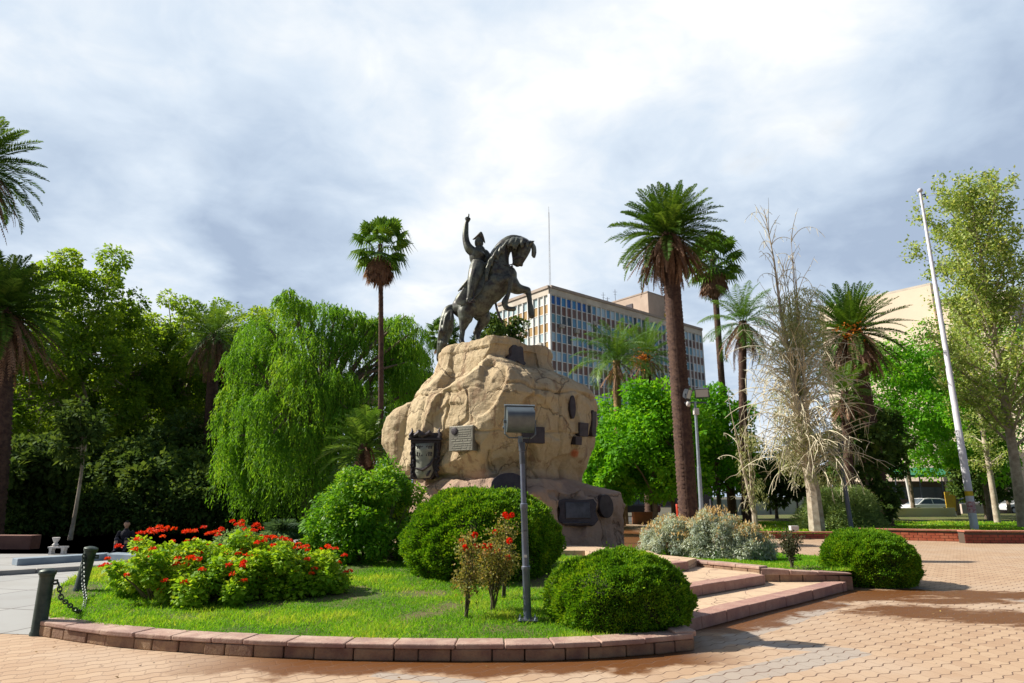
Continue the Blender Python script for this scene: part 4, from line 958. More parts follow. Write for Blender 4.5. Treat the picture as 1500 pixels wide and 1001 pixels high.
# -- willow
def willow(label, loc, H, R, seed, ns, ztop, zlow, leafm=L_WILLOW, cents=None, L=.16):
    rs = np.random.RandomState(seed); c2 = []
    for c_ in cents:
        for q_ in range(3): c2.append((c_[0]+rs.uniform(-.75, .75)*c_[3], c_[1]+rs.uniform(-.6, .6)*c_[3], c_[2]-rs.uniform(-.05, .5)*c_[3]*(q_ > 0), c_[3]*rs.uniform(.35, .62), c_[4]*rs.uniform(.45, .95)))
    cents = c2; root = thing('weeping_willow', label, 'tree', loc)
    cents = np.array(cents); nb = len(cents); per = ns//nb; Vs, Fs, Rr, k = [], [], [], 0; mb = MB()
    tp = [Vector((0, 0, 0)), Vector((.1, 0, H*.25)), Vector((-.1, .1, H*.5)), Vector((0, 0, H*.75))]; mb.tube(tp, [.45, .36, .26, .12], 10)
    for b in range(nb):
        c = cents[b]; rb = c[3]; hue = rs.random()
        e = Vector(c[:3]); s = along(tp, rs.uniform(.35, .95)); mb.tube([s, s.lerp(e, .5)+Vector((0, 0, .6)), e], [.14, .09, .03], 6)
        n = per; a = rs.random(n)*2*np.pi; q = rs.random(n)**.5*rb
        top = np.c_[c[0]+q*np.cos(a), c[1]+q*np.sin(a), c[2]-.62*q*q/rb+rs.normal(size=n)*.12]
        ln = np.clip(c[4]*rs.uniform(.35, 1.1, n), .3, top[:, 2]-zlow)
        out = np.c_[np.cos(a), np.sin(a)]*(q/rb)[:, None]
        m = 26; u = np.linspace(0, 1, m)[None, :]*ln[:, None]
        keep = rs.random((n, m)) < .93
        X = top[:, None, 0]+out[:, None, 0]*.45*(1-np.exp(-u*1.6))+.05*np.sin(u*3+a[:, None]*5); Y_ = top[:, None, 1]+out[:, None, 1]*.45*(1-np.exp(-u*1.6))+.05*np.cos(u*2.3+a[:, None]*7)
        Z_ = top[:, None, 2]-u+.18*np.sin(np.clip(u*3, 0, math.pi))
        P = np.stack([X, Y_, Z_], -1)[keep]; N_ = len(P)
        D = unit(np.c_[rs.normal(size=(N_, 2))*.45, -1+.3*rs.normal(size=N_)]); v, f = quads(P, D, rs.normal(size=(N_, 3)), L*rs.uniform(.7, 1.4, N_), .042, base=.4)
        Vs.append(v); Fs.append(f+k); k += len(v); hr = np.repeat((np.arange(n)*.618) % 1, m).reshape(n, m)[keep]
        Rr.append(np.repeat((.45*hue+.25*hr+.30*rs.random(N_)).clip(0, 1), 4))
    mesh_np('crown', np.vstack(Vs), np.vstack(Fs), leafm, root, rnd=np.concatenate(Rr)); mb.build('trunk', M_BARK, root, smooth=True); return root
WY = 29
def wc(lst, base, Y0):
    out = []
    for px, py, dy, r, ln in lst:
        p = at(px, py, Y0+dy); out.append((p.x-base.x, p.y-base.y, p.z, r, ln))
    return out
wb = place(455, WY)
willow('large bright weeping willow with hanging curtains, left of the boulder', wb, 8.5, 4, 41, 5200, 0, .15, cents=wc([
    (450, 434, 0, 1.5, 2.6), (500, 440, .8, 1.4, 2.4), (415, 470, -.6, 1.3, 2.6), (470, 470, -1.4, 1.6, 3.0), (520, 480, .3, 1.5, 3.2), (385, 505, -.2, 1.2, 2.6), (430, 520, -2.0, 1.4, 3.2),
    (365, 560, -.6, 1.1, 3.4), (345, 588, -.3, .8, 3.0), (395, 575, -2.0, 1.2, 3.2), (480, 540, -2.2, 1.4, 2.8), (540, 540, -1.0, 1.4, 3.2), (575, 520, .6, 1.1, 2.6), (420, 620, -2.6, 1.0, 2.6), (500, 600, -2.2, 1.2, 2.4), (355, 640, -1, .7, 3.2), (390, 480, 1, 1.2, 2.6), (550, 460, 1.6, 1.2, 2.6), (345, 610, .5, .6, 4.0), (420, 640, -1.2, 1.2, 4.5), (470, 650, -1.0, 1.2, 4.2), (520, 640, .2, 1.2, 4.0), (560, 590, .2, 1.2, 4.2), (380, 660, -.4, .9, 4.0), (575, 462, 1.5, 1.1, 3.0), (605, 485, 1.5, 1.1, 3.0), (600, 510, 1.5, 1.2, 3.2), (610, 560, 1.5, 1.0, 3.2)], wb, WY))
wb2 = place(590, WY+7)
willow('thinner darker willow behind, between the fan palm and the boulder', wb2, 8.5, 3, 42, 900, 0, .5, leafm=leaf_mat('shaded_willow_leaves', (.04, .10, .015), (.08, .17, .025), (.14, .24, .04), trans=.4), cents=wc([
    (590, 490, 7, 1.2, 2.0), (605, 510, 8, 1.0, 2.2), (560, 470, 7, 1.3, 2.4), (615, 545, 7, .8, 1.6), (585, 560, 6, 1.2, 2.6)], wb2, WY))

# -- the row of plane trees at the left, and taller ones near the edge
pl = 'plane trees behind the willow'
for i, (px, Y, tp, R, z0, nc, per, lab) in enumerate([
        (66, 36, 352, 4.4, 3.2, 120, 380, 'tallest plane tree, behind the palm at the left edge'),
        (170, 40, 432, 4.0, 3.5, 70, 340, 'plane tree standing right of the tallest plane tree'),
        (235, 43, 424, 4.0, 3.5, 70, 340, 'plane tree in the middle of the row on the left'),
        (290, 45, 428, 3.6, 3.5, 60, 320, 'plane tree directly behind the feathery palm'),
        (380, 46, 424, 4.6, 3.8, 75, 340, 'yellowish plane tree rising behind the left half of the willow')]):
    b = place(px, Y); broadleaf(lab, b, top_z(tp, Y, px)-.4, R, z0, L_PLANE, M_BARKP, per=per, nc=int(nc*1.25), L=.19, tr=.28, seed=50+i, group=pl, cr=(.12, .22), limbs=26)
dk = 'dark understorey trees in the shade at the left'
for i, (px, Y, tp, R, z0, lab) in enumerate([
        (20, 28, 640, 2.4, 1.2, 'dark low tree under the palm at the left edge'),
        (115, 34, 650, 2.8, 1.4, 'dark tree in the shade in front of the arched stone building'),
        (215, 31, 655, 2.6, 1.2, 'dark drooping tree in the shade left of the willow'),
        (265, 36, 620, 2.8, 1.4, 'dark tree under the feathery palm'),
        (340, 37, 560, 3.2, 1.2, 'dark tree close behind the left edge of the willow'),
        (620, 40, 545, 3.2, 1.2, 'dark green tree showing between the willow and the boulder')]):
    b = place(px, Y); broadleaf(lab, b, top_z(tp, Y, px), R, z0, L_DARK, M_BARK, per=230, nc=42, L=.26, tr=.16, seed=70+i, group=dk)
# pale slender trunk at the left
b = place(112, 25.5); broadleaf('slender pale trunked young tree in the shade at the left', b, 5.2, 1.2, 3.0, L_DARK, M_BARKW, per=120, nc=18, L=.2, tr=.075, seed=81)

# -- bright green trees behind the boulder on the right
bg = 'bright green trees right of the boulder'
for i, (px, Y, tp, R, z0, nc, lab) in enumerate([
        (888, 36, 632, 1.9, .9, 34, 'small bright green tree touching the right side of the boulder'),
        (915, 40, 575, 2.6, 1.4, 55, 'bright green tree under the queen palm with ochre bases'),
        (958, 35, 548, 2.7, 1.5, 75, 'largest bright green tree, left of the tallest date palm'),
        (985, 38, 628, 2.0, 1.2, 34, 'bright green tree right behind the tallest palm trunk'),
        (1052, 40, 566, 2.8, 1.8, 60, 'bright green tree behind the twin floodlight pole'),
        (1335, 52, 492, 4.0, 3.0, 70, 'bright green tree in front of the beige blank walled building'),
        (1400, 54, 470, 3.6, 3.0, 60, 'bright green tree right behind the flagpole'),
        (1445, 43, 520, 2.2, 1.6, 40, 'green tree between the flagpole and the sparse tree'),
        (1475, 60, 430, 4.5, 3.5, 70, 'green tree at the right edge behind the sparse tree')]):
    b = place(px, Y); broadleaf(lab, b, top_z(tp, Y, px), R, z0, L_BRIGHT, M_BARK, per=250, nc=nc, L=.22, tr=.15, seed=90+i, group=bg, cr=(.24, .36), profile=lambda u: (.75+.5*(1-u)) if u < .9 else .6, inner=.5)
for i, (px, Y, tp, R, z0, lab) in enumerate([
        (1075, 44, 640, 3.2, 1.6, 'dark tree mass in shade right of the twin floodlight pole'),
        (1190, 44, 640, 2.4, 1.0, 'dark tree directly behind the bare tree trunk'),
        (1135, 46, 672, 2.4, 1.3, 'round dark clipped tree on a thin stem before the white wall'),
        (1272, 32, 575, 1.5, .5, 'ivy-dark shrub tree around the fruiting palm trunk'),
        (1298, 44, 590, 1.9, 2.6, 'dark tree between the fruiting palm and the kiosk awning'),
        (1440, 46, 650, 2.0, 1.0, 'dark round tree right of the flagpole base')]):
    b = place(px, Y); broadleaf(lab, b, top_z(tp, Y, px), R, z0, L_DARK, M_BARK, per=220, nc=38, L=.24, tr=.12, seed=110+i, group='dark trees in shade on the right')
# small round dark pine behind the horse's legs
b = place(728, 60); broadleaf('dark pine with flat cloudlike foliage behind the horse legs', b, top_z(462, 60), 2.6, top_z(500, 60)-1, L_DARK, M_BARK, per=200, nc=26, L=.26, tr=.2, seed=120, flat=.5, name='pine_tree')

# -- sparse autumnal tree at the right edge
def sparse_tree(label, loc, H, seed, tr, spread, leafm, bark, nl, z0=.25, twig=5, L=.12, name='sparse_tree', up=.85, leafper=16, drop=0.0, lean=(0, 0), upfrom=.2):
    rs = np.random.RandomState(seed); rr = random.Random(seed); root = thing(name, label, 'tree', loc); mb = MB()
    tp = trunk_path(rr, H*.93, lean, .04, 9); mb.tube(tp, [tr*(1.15-.95*i/9) for i in range(len(tp))], 10)
    pts = []
    for i in range(nl):
        u = z0+(1-z0)*(i+.5)/nl*.97; s = along(tp, u); az = i*2.39996+rr.uniform(-.4, .4); L1 = spread*(1-.38*(u-z0)/(1-z0))*rr.uniform(.55, 1.15)
        P = [s]; d_ = Vector((math.cos(az), math.sin(az), up*rr.uniform(.6, 1.3))).normalized()
        for k in range(5):
            d_ = (d_+Vector((rr.uniform(-.22, .22), rr.uniform(-.22, .22), .10-drop*k*.28))).normalized(); P.append(P[-1]+d_*L1/5)
        r1 = tr*.34*(1.2-u); mb.tube(P, [r1*(1-.16*k) for k in range(6)], 5)
        for k in range(twig*2):
            q = rr.uniform(.25, 1); s2 = along(P, q); e = Vector((rr.uniform(-1, 1), rr.uniform(-1, 1), rr.uniform(-.1, .9)-drop)).normalized(); L2 = L1*rr.uniform(.18, .42)
            Q = [s2, s2+e*L2*.5+Vector((0, 0, .04)), s2+e*L2+Vector((0, 0, -drop*L2*.5))]; mb.tube(Q, [r1*.3, r1*.2, .006], 3, cap=False)
            for j in range(4): pts.append(along(Q, rr.uniform(.3, 1)))
            pts.append(s2)
    mb.build('trunk', bark, root, smooth=True); A = np.array([tuple(p) for p in pts]); C = np.repeat(A, leafper, 0)+rs.normal(size=(len(A)*leafper, 3))*.17
    n = len(C); v, f = quads(C, rnd_dir(rs, n), rnd_dir(rs, n), L*rs.uniform(.6, 1.4, n), L*.6); mesh_np('crown', v, f, leafm, root, rnd=np.repeat(rs.random(n), 4)); return root
b = place(1492, 33); sparse_tree('tall airy tree with sparse yellow-green leaves at the right edge', b, top_z(262, 33, 1450), 131, .24, 5.2, L_SPARSE, M_BARKP, 64, z0=.22, L=.18, leafper=9, lean=(.35, 0))
b = place(1455, 38); sparse_tree('thinner half bare tree behind the flagpole', b, top_z(420, 38), 132, .16, 1.9, L_SPARSE, M_BARKW, 34, z0=.2, L=.12, leafper=5, drop=.3)

# -- bare drooping tree
def bare_tree(label, loc, H, seed, tr, R, nst):
    rs = np.random.RandomState(seed); rr = random.Random(seed); root = thing('bare_tree', label, 'tree', loc); mb = MB()
    tops = []
    for k in range(5):   # several rising stems
        a = rr.uniform(0, 6.28); h_ = H*(1.0 if k == 0 else rr.uniform(.72, .95)); off = Vector(((-.9 if k == 0 else .42*R*math.cos(a)), .3*R*math.sin(a), 0))
        P = [Vector((0, 0, 0)), Vector((0, 0, H*.12))]+[Vector((off.x*u**.8+rr.uniform(-.07, .07), off.y*u**.8, H*.12+(h_-H*.12)*u)) for u in (.2, .4, .6, .8, 1)]
        mb.tube(P, [tr*1.2 if k == 0 else tr*.5, tr if k == 0 else tr*.5]+[tr*q*(1 if k == 0 else .6) for q in (.62, .42, .24, .13, .03)], 8); tops.append(P)
    mb.build('trunk', M_BARKW, root, smooth=True)
    fine = MB(); Vs = []; Fs = []; n0 = 0
    for i in range(nst):
        P = rr.choice(tops) if i % 3 else tops[0]; u = rr.uniform(.20, .64) if rr.random() < .86 else rr.uniform(.64, .97); s = along(P, u); az = rr.uniform(0, 6.28)
        L = R*rr.uniform(.45, 1.15)*(1.25 if u < .6 else .75); up = (1.5 if u < .62 else 3.0)
        d_ = Vector((math.cos(az), math.sin(az), up)).normalized(); Q = [s]; dr = (rr.choice((.10, .20, .34)) if u < .62 else rr.choice((.05, .05, .30)))
        for k in range(9):
            d_ = (d_+Vector((rr.uniform(-.12, .12), rr.uniform(-.12, .12), -dr))).normalized(); Q.append(Q[-1]+d_*L/6)
        fine.tube(Q, [(.032 if u < .62 else .024)*(1-.08*k) for k in range(10)], 3, cap=False)
        for j in range(4):
            s2 = along(Q, rr.uniform(.35, 1)); e = Vector((rr.uniform(-.7, .7), rr.uniform(-.7, .7), rr.uniform(-1.3, .1))).normalized(); l2 = L*rr.uniform(.12, .35)
            fine.tube([s2, s2+e*l2*.5, s2+e*l2+Vector((0, 0, -.2*l2))], [.013, .011, .007], 3, cap=False)
    fine.build('bare_twigs', mat('grey_tan_twigs', (.68, .63, .48), .9, col2=(.48, .43, .30), nscale=2), root)
    # thin dry hanging leaves on the lower two thirds
    n = 26000 if H > 8 else 2500; z = H*(.14+.58*rs.random(n)**.9); a = rs.random(n)*6.28; r_ = R*.95*rs.random(n)**.6*(1-.35*(z/H)); C = np.c_[r_*np.cos(a), r_*np.sin(a), z]
    keep = vnoise(C*1.3, 3)+.5*vnoise(C*3.1, 6) > .05; C = C[keep]; n = len(C)
    v, f = quads(C, np.c_[rs.normal(size=(n, 2))*.6, -np.ones(n)], rs.normal(size=(n, 3)), .20*rs.uniform(.6, 1.5, n), .030); mesh_np('dry_foliage', v, f, leaf_mat('pale_dry_leaves', (.20, .25, .08), (.38, .42, .18), (.58, .58, .36), trans=.2), root, rnd=np.repeat(rs.random(n), 4)); return root
b = place(1192, 29); bare_tree('tall bare tree with drooping whitish twigs', b, top_z(305, 29), 141, .30, 1.7, 430)
b = place(1103, 31); bare_tree('slender whitish half bare tree left of the bare tree', b, top_z(560, 31), 142, .13, .8, 16)

# -- clipped domes
def dome(label, loc, r, hgt, seed, n, L=.03, name='clipped_bush', lump=.05, bare=None, group='clipped dome bushes'):
    rs = np.random.RandomState(seed); root = thing(name, label, 'bush', loc, 0, group)
    def surf(dr):   # direction -> radius factor
        q = 1+lump*1.3*fbm(dr*2.3+seed, 3, seed)+.05*fbm(dr*8+seed, 3, seed+4)-.11*np.clip(fbm(dr*3.4+seed*2, 2, seed+8)-.42, 0, .5)
        return q
    dr = rnd_dir(rs, n); dr[:, 2] = dr[:, 2]*.92+.22; dr = unit(dr)
    dr = dr[dr[:, 2] > -.55]; n = len(dr)
    hz = hgt*.66; zc = hgt-hz
    # squarer profile: superellipsoid
    e = 2.12; sc = (np.abs(dr[:, 0])**e+np.abs(dr[:, 1])**e*1+np.abs(dr[:, 2])**e)**(-1/e); k = np.linalg.norm(dr[:, :2], axis=1)
    sc = (k**e+np.abs(dr[:, 2])**e)**(-1/e)
    rr_ = surf(dr)*sc*(1-.075*rs.random(n)**2)
    P = dr*rr_[:, None]*np.array([r, r, hz])+np.array([0, 0, zc])
    hole = fbm(P*3.2+seed, 2, seed+21); kp = (hole < .38) | (rs.random(len(P)) < .35); P = P[kp]; dr = dr[kp]; low = P[:, 2] < zc*.6; P[low, :2] *= (1-.10*(zc*.6-P[low, 2])/max(zc, .1))[:, None]; P = P[P[:, 2] > .01]; dr = dr[:len(P)] if len(P) == len(dr) else unit((P-np.array([0, 0, zc]))/np.array([r, r, hz])); n = len(P)
    q = fbm(P*5.5, 3, seed+1)
    D = unit(dr*1.0+rnd_dir(rs, n)*.75+np.array([0, 0, .35])); N = unit(dr*.5+rnd_dir(rs, n))
    st = rs.random(n) < .012; P[st] += dr[st]*(.05*r*rs.random((st.sum(), 1))+.02)
    v, f = quads(P-dr*L*.4, D, N, L*rs.uniform(.6, 1.5, n), L*.55); rv = (.45+.28*q+.22*rs.normal(size=n)).clip(0, 1)
    mesh_np('foliage', v, f, L_CLIP, root, rnd=np.repeat(rv, 4))
    # twiggy inner body
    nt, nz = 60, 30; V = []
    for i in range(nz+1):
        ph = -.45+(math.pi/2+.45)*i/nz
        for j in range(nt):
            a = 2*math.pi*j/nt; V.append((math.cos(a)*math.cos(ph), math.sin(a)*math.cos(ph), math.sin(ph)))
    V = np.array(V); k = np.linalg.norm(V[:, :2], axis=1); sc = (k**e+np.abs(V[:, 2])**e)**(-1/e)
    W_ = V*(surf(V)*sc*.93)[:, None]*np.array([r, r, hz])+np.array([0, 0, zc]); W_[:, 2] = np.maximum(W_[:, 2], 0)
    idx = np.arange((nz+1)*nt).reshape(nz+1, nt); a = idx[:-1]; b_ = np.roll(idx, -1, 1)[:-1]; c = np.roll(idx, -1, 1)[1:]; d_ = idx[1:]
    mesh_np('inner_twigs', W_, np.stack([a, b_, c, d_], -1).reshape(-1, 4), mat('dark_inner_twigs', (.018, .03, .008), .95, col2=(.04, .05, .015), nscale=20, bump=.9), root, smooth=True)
    return root
dome('clipped dome bush nearest the front, overhanging the stone kerb', (1.29, 8.38, .04), .885, .94, 201, 95000, L=.032)
dome('largest clipped dome bush, between the rose bushes and the boulder', (-.55, 12.3, .26), 1.42, 1.50, 202, 120000, L=.045, lump=.04)
dome('clipped dome bush right of the steps, standing on the plaza paving', (6.78, 12.95, .0), .86, .99, 203, 80000, L=.042)

# -- loose shrubs
def shrub(label, loc, parts, leafm, per, L, seed, Wd=None, flat=.9, name='shrub', cat='shrub', stems=14, bark=M_BARK, group=None, inner=.4, extra=None, rz=0, updir=.5, hv=.4):
    rs = np.random.RandomState(seed); rr = random.Random(seed); root = thing(name, label, cat, loc, rz, group)
    C = np.array([p[:3] for p in parts], float); R = np.array([p[3] for p in parts], float)
    V, F, r = clump_leaves(rs, C, R, per, L, Wd or L*.6, flat=flat, inner=inner, updir=updir, huevar=hv); V[:, 2] = np.maximum(V[:, 2], .005); mesh_np('foliage', V, F, leafm, root, rnd=r)
    mb = MB()
    for i in range(stems):
        e = Vector(C[rr.randrange(len(C))]); s = Vector((e.x*.25+rr.uniform(-.05, .05), e.y*.25+rr.uniform(-.05, .05), -.02)); mb.tube([s, s.lerp(e, .5)+Vector((rr.uniform(-.04, .04), rr.uniform(-.04, .04), 0)), e], [.018, .012, .006], 5)
    mb.build('stems', bark, root); return root
def mound(seed, n, rx, ry, h_, r0, r1, zb=.15):
    rs = random.Random(seed); out = []
    while len(out) < n:
        x, y, z = rs.uniform(-1, 1), rs.uniform(-1, 1), rs.uniform(0, 1)
        q = x*x+y*y+z*z
        if .25 < q < 1: out.append((x*rx, y*ry, zb+z*(h_-zb), rs.uniform(r0, r1)))
    return out
shrub('big loose rounded shrub left of the boulder, behind the lawn', (-2.95, 14.2, .30), mound(5, 120, 1.42, 1.2, 1.95, .17, .32), L_SHRUB, 330, .075, 301, name='round_shrub', stems=24, inner=.5)

fl = 'red flowering shrubs on the lawn'
def flowering(label, x, y, rx, ry, h_, nf, seed, wilt=0):
    z = float(lawn_h(np.float64(x), np.float64(y))); m = mound(seed, 42, rx, ry, h_, .10, .19, .08)
    root = shrub(label, (x, y, z), m, L_GERAN, 210, .052, seed, Wd=.050, name='flowering_shrub', group=fl, inner=.5, updir=.8, hv=.5)
    rs = np.random.RandomState(seed+7); V, F, R, k = [], [], [], 0
    for i in range(nf):
        a = rs.random()*6.28; q = rs.random()**.5; z_ = h_*math.sqrt(max(0, 1-.85*q*q))*(1.0+.08*rs.random()); c = np.array([q*rx*1.08*math.cos(a), q*ry*1.1*math.sin(a), z_+.02+.09*(q < .8)])
        if rs.random() < .2: c[2] *= rs.uniform(.35, .8); c[:2] *= 1.12
        n = 34; dr = rnd_dir(rs, n); dr[:, 2] = np.abs(dr[:, 2])*.7; P = c+dr*.036*rs.random((n, 1))**.3*rs.uniform(.7, 1.25)
        v, f = quads(P, dr+rs.normal(size=(n, 3))*.5, rs.normal(size=(n, 3)), .030, .026); V.append(v); F.append(f+k); k += len(v); R.append(np.repeat((rs.random()*.5+.5*rs.random(n)), 4))
    mesh_np('red_flowers', np.vstack(V), np.vstack(F), L_RED, root, rnd=np.concatenate(R)); return root
flowering('tallest flowering shrub at the left end, topped with red flower heads', -5.0, 9.75, .80, .62, .80, 44, 311)
flowering('flowering shrub second from the left, dense with orange-red flowers', -4.3, 10.3, .8, .7, .86, 52, 312)
flowering('low flowering shrub in the middle of the bed front', -4.15, 9.4, .62, .42, .50, 26, 313)
flowering('yellow-green flowering shrub right of the middle', -3.5, 10.0, .6, .55, .66, 34, 314)
flowering('low flowering shrub at the right end of the bed', -2.95, 10.3, .5, .5, .52, 16, 315)
shrub('pale green loose shrub behind the red flowering shrubs', (-5.0, 12.9, .3), mound(9, 34, .75, .45, .72, .10, .2), L_SILVER if 0 else leaf_mat('pale_green_leaves', (.10, .2, .06), (.2, .32, .12), (.34, .45, .2), trans=.3), 240, .05, 316, name='shrub')
rs_ = np.random.RandomState(5); root = thing('drooping_grass_tuft', 'dark arching grass tuft between flowers and the loose shrub', 'plant', tuple(gnd(410, 822, .3)))
az = rs_.random(700)*6.28; PV, PF, k = [], [], 0
for s in range(5):
    u = s/5; r_ = .55*u*(.5+.5*rs_.random(700)); z_ = .75*np.sin((.25+u*.75)*math.pi)**.8*(.8+.2*rs_.random(700)); C = np.c_[r_*np.cos(az), r_*np.sin(az), z_]
    v, f = quads(C, np.c_[np.cos(az)*.6, np.sin(az)*.6, (.9-u*2.0)*np.ones(700)], rs_.normal(size=(700, 3)), .22, .014); PV.append(v); PF.append(f+k); k += len(v)
mesh_np('blades', np.vstack(PV), np.vstack(PF), leaf_mat('grey_green_blades', (.04, .09, .05), (.09, .17, .09), trans=.3), root, rnd=rs_.random(k))

# -- rose bushes
def rose(label, loc, H, R, seed, nst, nfl, leafm=L_ROSE, per=1, group='rose bushes'):
    rs = np.random.RandomState(seed); rr = random.Random(seed); root = thing('rose_bush', label, 'rose bush', loc, 0, group); mb = MB(); tips = []; pts = []
    for i in range(nst):
        az = i*2.4+rr.uniform(-.3, .3); L = H*rr.uniform(.7, 1.05); sp_ = R*rr.uniform(.3, 1)
        P = [Vector((rr.uniform(-.03, .03), rr.uniform(-.03, .03), -.02))]
        for k in range(1, 6): u = k/5; P.append(Vector((math.cos(az)*sp_*u**1.2+rr.uniform(-.02, .02), math.sin(az)*sp_*u**1.2+rr.uniform(-.02, .02), L*u)))
        mb.tube(P, [.013, .011, .009, .007, .005, .003], 5)
        for k in range(7):
            s = along(P, rr.uniform(.3, .95)); e = s+Vector((rr.uniform(-.16, .16), rr.uniform(-.16, .16), rr.uniform(.02, .16))); mb.tube([s, e], [.005, .002], 4)
            for j in range(3): pts.append(s.lerp(e, rr.uniform(.2, 1)))
        tips.append(P[-1])
    mb.build('stems', mat('rose_stems', (.09, .06, .04), .8, col2=(.10, .12, .05), nscale=9), root)
    A = np.array([tuple(p) for p in pts]); C = np.repeat(A, 9*per, 0)+rs.normal(size=(len(A)*9*per, 3))*.045; n = len(C)
    v, f = quads(C, rnd_dir(rs, n), rnd_dir(rs, n)+np.array([0, 0, .6]), .042*rs.uniform(.6, 1.3, n), .026); mesh_np('foliage', v, f, leafm, root, rnd=np.repeat(rs.random(n), 4))
    for i in range(nfl):
        c = np.array(tips[i % len(tips)])+np.array([rr.uniform(-.05, .05), rr.uniform(-.05, .05), .02-.12*(i//len(tips))]); n = 46; dr = rnd_dir(rs, n)
        v, f = quads(c+dr*.012, dr+np.array([0, 0, .4]), np.cross(dr, [0, 0, 1.])+dr*.2, .036, .036, base=.6); mesh_np('rose_flower', v, f, L_RED, root, rnd=np.repeat(rs.random(n)*.6, 4))
    return root
rose('bushiest rose bush left of the lamp post, with red blooms on top', gnd(722, 895, .17), .86, .26, 321, 12, 6, per=1)
rose('thin leggy rose bush left of the bushiest one', gnd(684, 903, .17), .95, .15, 322, 6, 4, per=1)
rose('tall rose bush reaching towards the lamp post head, with red buds', gnd(738, 880, .17), 1.20, .20, 323, 6, 4, per=1)
rose('small bare dark rose bush on the raised bed strip by the steps', gnd(1160, 832, .31), .62, .16, 324, 7, 0, leafm=leaf_mat('dark_rose_leaves', (.03, .04, .02), (.07, .08, .035), trans=.2), group=None)

# -- silver bushes, feathery bush
def silver(label, px, py, Y, rx, h_, seed, rot=0):
    p = gnd(px, py, .30); m = mound(seed, 60, rx, rx*.7, h_, .10, .19, .10); root = shrub(label, (p.x, p.y, .28), m, L_SILVER, 300, .062, seed, Wd=.018, name='silver_shrub', group='silver grey shrubs on the raised bed', inner=.45, updir=.9)
    rs = np.random.RandomState(seed+3); n = 70; a = rs.random(n)*6.28; q = rs.random(n)**.5; C = np.c_[q*rx*np.cos(a), q*rx*.7*np.sin(a), h_*np.sqrt(1-.8*q*q)]; C = np.repeat(C, 7, 0)+rs.normal(size=(n*7, 3))*.035+np.array([0, 0, .07])
    v, f = quads(C, np.c_[rs.normal(size=(n*7, 2))*.5, np.ones(n*7)], rs.normal(size=(n*7, 3)), .07, .028); mesh_np('dry_flower_heads', v, f, L_STRAW, root, rnd=np.repeat(rs.random(n*7), 4)); return root
silver('silver grey shrub at the left of its clump, beside the low boulder', 985, 815, 14, .72, .80, 331)
silver('tallest silver grey shrub with straw-coloured heads, in the middle of its clump', 1050, 818, 14, .68, .98, 332)
silver('silver grey shrub at the right end of its clump', 1100, 820, 14, .48, .66, 333)
def feathery(label, loc, seed):
    rs = np.random.RandomState(seed); root = thing('feathery_shrub', label, 'shrub', loc); n = 30000
    dr = rnd_dir(rs, n); dr[:, 2] = np.abs(dr[:, 2]); q = rs.random(n)**.35; C = dr*q[:, None]*np.array([1.95, 1.6, 1.9])*(1+.2*vnoise(dr*3, 7))[:, None]; C[:, 2] += .1
    v, f = quads(C, dr*np.array([.8, .8, .6])+rnd_dir(rs, n)*.9, rnd_dir(rs, n), .17*rs.uniform(.6, 1.6, n), .03); mesh_np('foliage', v, f, L_FEATH, root, rnd=np.repeat((.5*rs.random(n)+.5*(vnoise(C*1.7, 3)*.5+.5)), 4))
    mb = MB(); rr = random.Random(seed)
    for i in range(16): mb.tube([(0, 0, 0), (rr.uniform(-.6, .6), rr.uniform(-.5, .5), .9), (rr.uniform(-1.4, 1.4), rr.uniform(-1, 1), 1.7)], [.03, .02, .008], 5)
    mb.build('stems', M_BARK, root); return root
feathery('grey-green feathery shrub behind the right clipped bush', (place(1228, 31.2).x, 31.2, .12), 341)

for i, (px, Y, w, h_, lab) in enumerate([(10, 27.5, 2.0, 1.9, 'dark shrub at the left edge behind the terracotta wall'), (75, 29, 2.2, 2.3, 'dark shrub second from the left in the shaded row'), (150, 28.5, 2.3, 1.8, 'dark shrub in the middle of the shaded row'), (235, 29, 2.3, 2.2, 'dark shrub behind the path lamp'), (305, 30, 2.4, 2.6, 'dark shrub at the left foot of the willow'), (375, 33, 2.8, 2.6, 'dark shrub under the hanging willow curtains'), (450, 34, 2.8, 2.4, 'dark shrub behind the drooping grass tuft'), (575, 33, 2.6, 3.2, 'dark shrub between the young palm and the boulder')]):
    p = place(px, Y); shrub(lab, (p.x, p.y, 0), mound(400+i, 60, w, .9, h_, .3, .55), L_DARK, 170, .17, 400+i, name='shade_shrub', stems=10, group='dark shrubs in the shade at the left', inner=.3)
rs_ = np.random.RandomState(12); n = 900; XY = np.c_[rs_.uniform(-6, 12, n), rs_.uniform(4.5, 17, n)]; rad_ = np.hypot(XY[:, 0]-KC[0], XY[:, 1]-KC[1])-KR
kp = ((rad_ > .05) & (XY[:, 1] < 12.2) & ((rs_.random(n) < np.exp(-rad_/.9)) | (rs_.random(n) < .10)) & ~((XY[:, 0] > 1.9) & (XY[:, 1]-8.3 > (XY[:, 0]-2.0)*.98-.05))); XY = XY[kp]; n = len(XY)
v, f = quads(np.c_[XY, np.full(n, .012)], np.c_[rs_.normal(size=(n, 2)), rs_.uniform(0, .3, n)], np.c_[rs_.normal(size=(n, 2))*.3, np.ones(n)], .035*rs_.uniform(.5, 1.5, n), .022)
tag(mesh_np('fallen_leaves', v, f, leaf_mat('fallen_dry_leaves', (.10, .05, .02), (.24, .13, .05), (.38, .28, .08), trans=.1), rnd=np.repeat(rs_.random(n), 4)), 'dry leaves fallen on the paving along the kerb', 'leaves', kind='stuff')
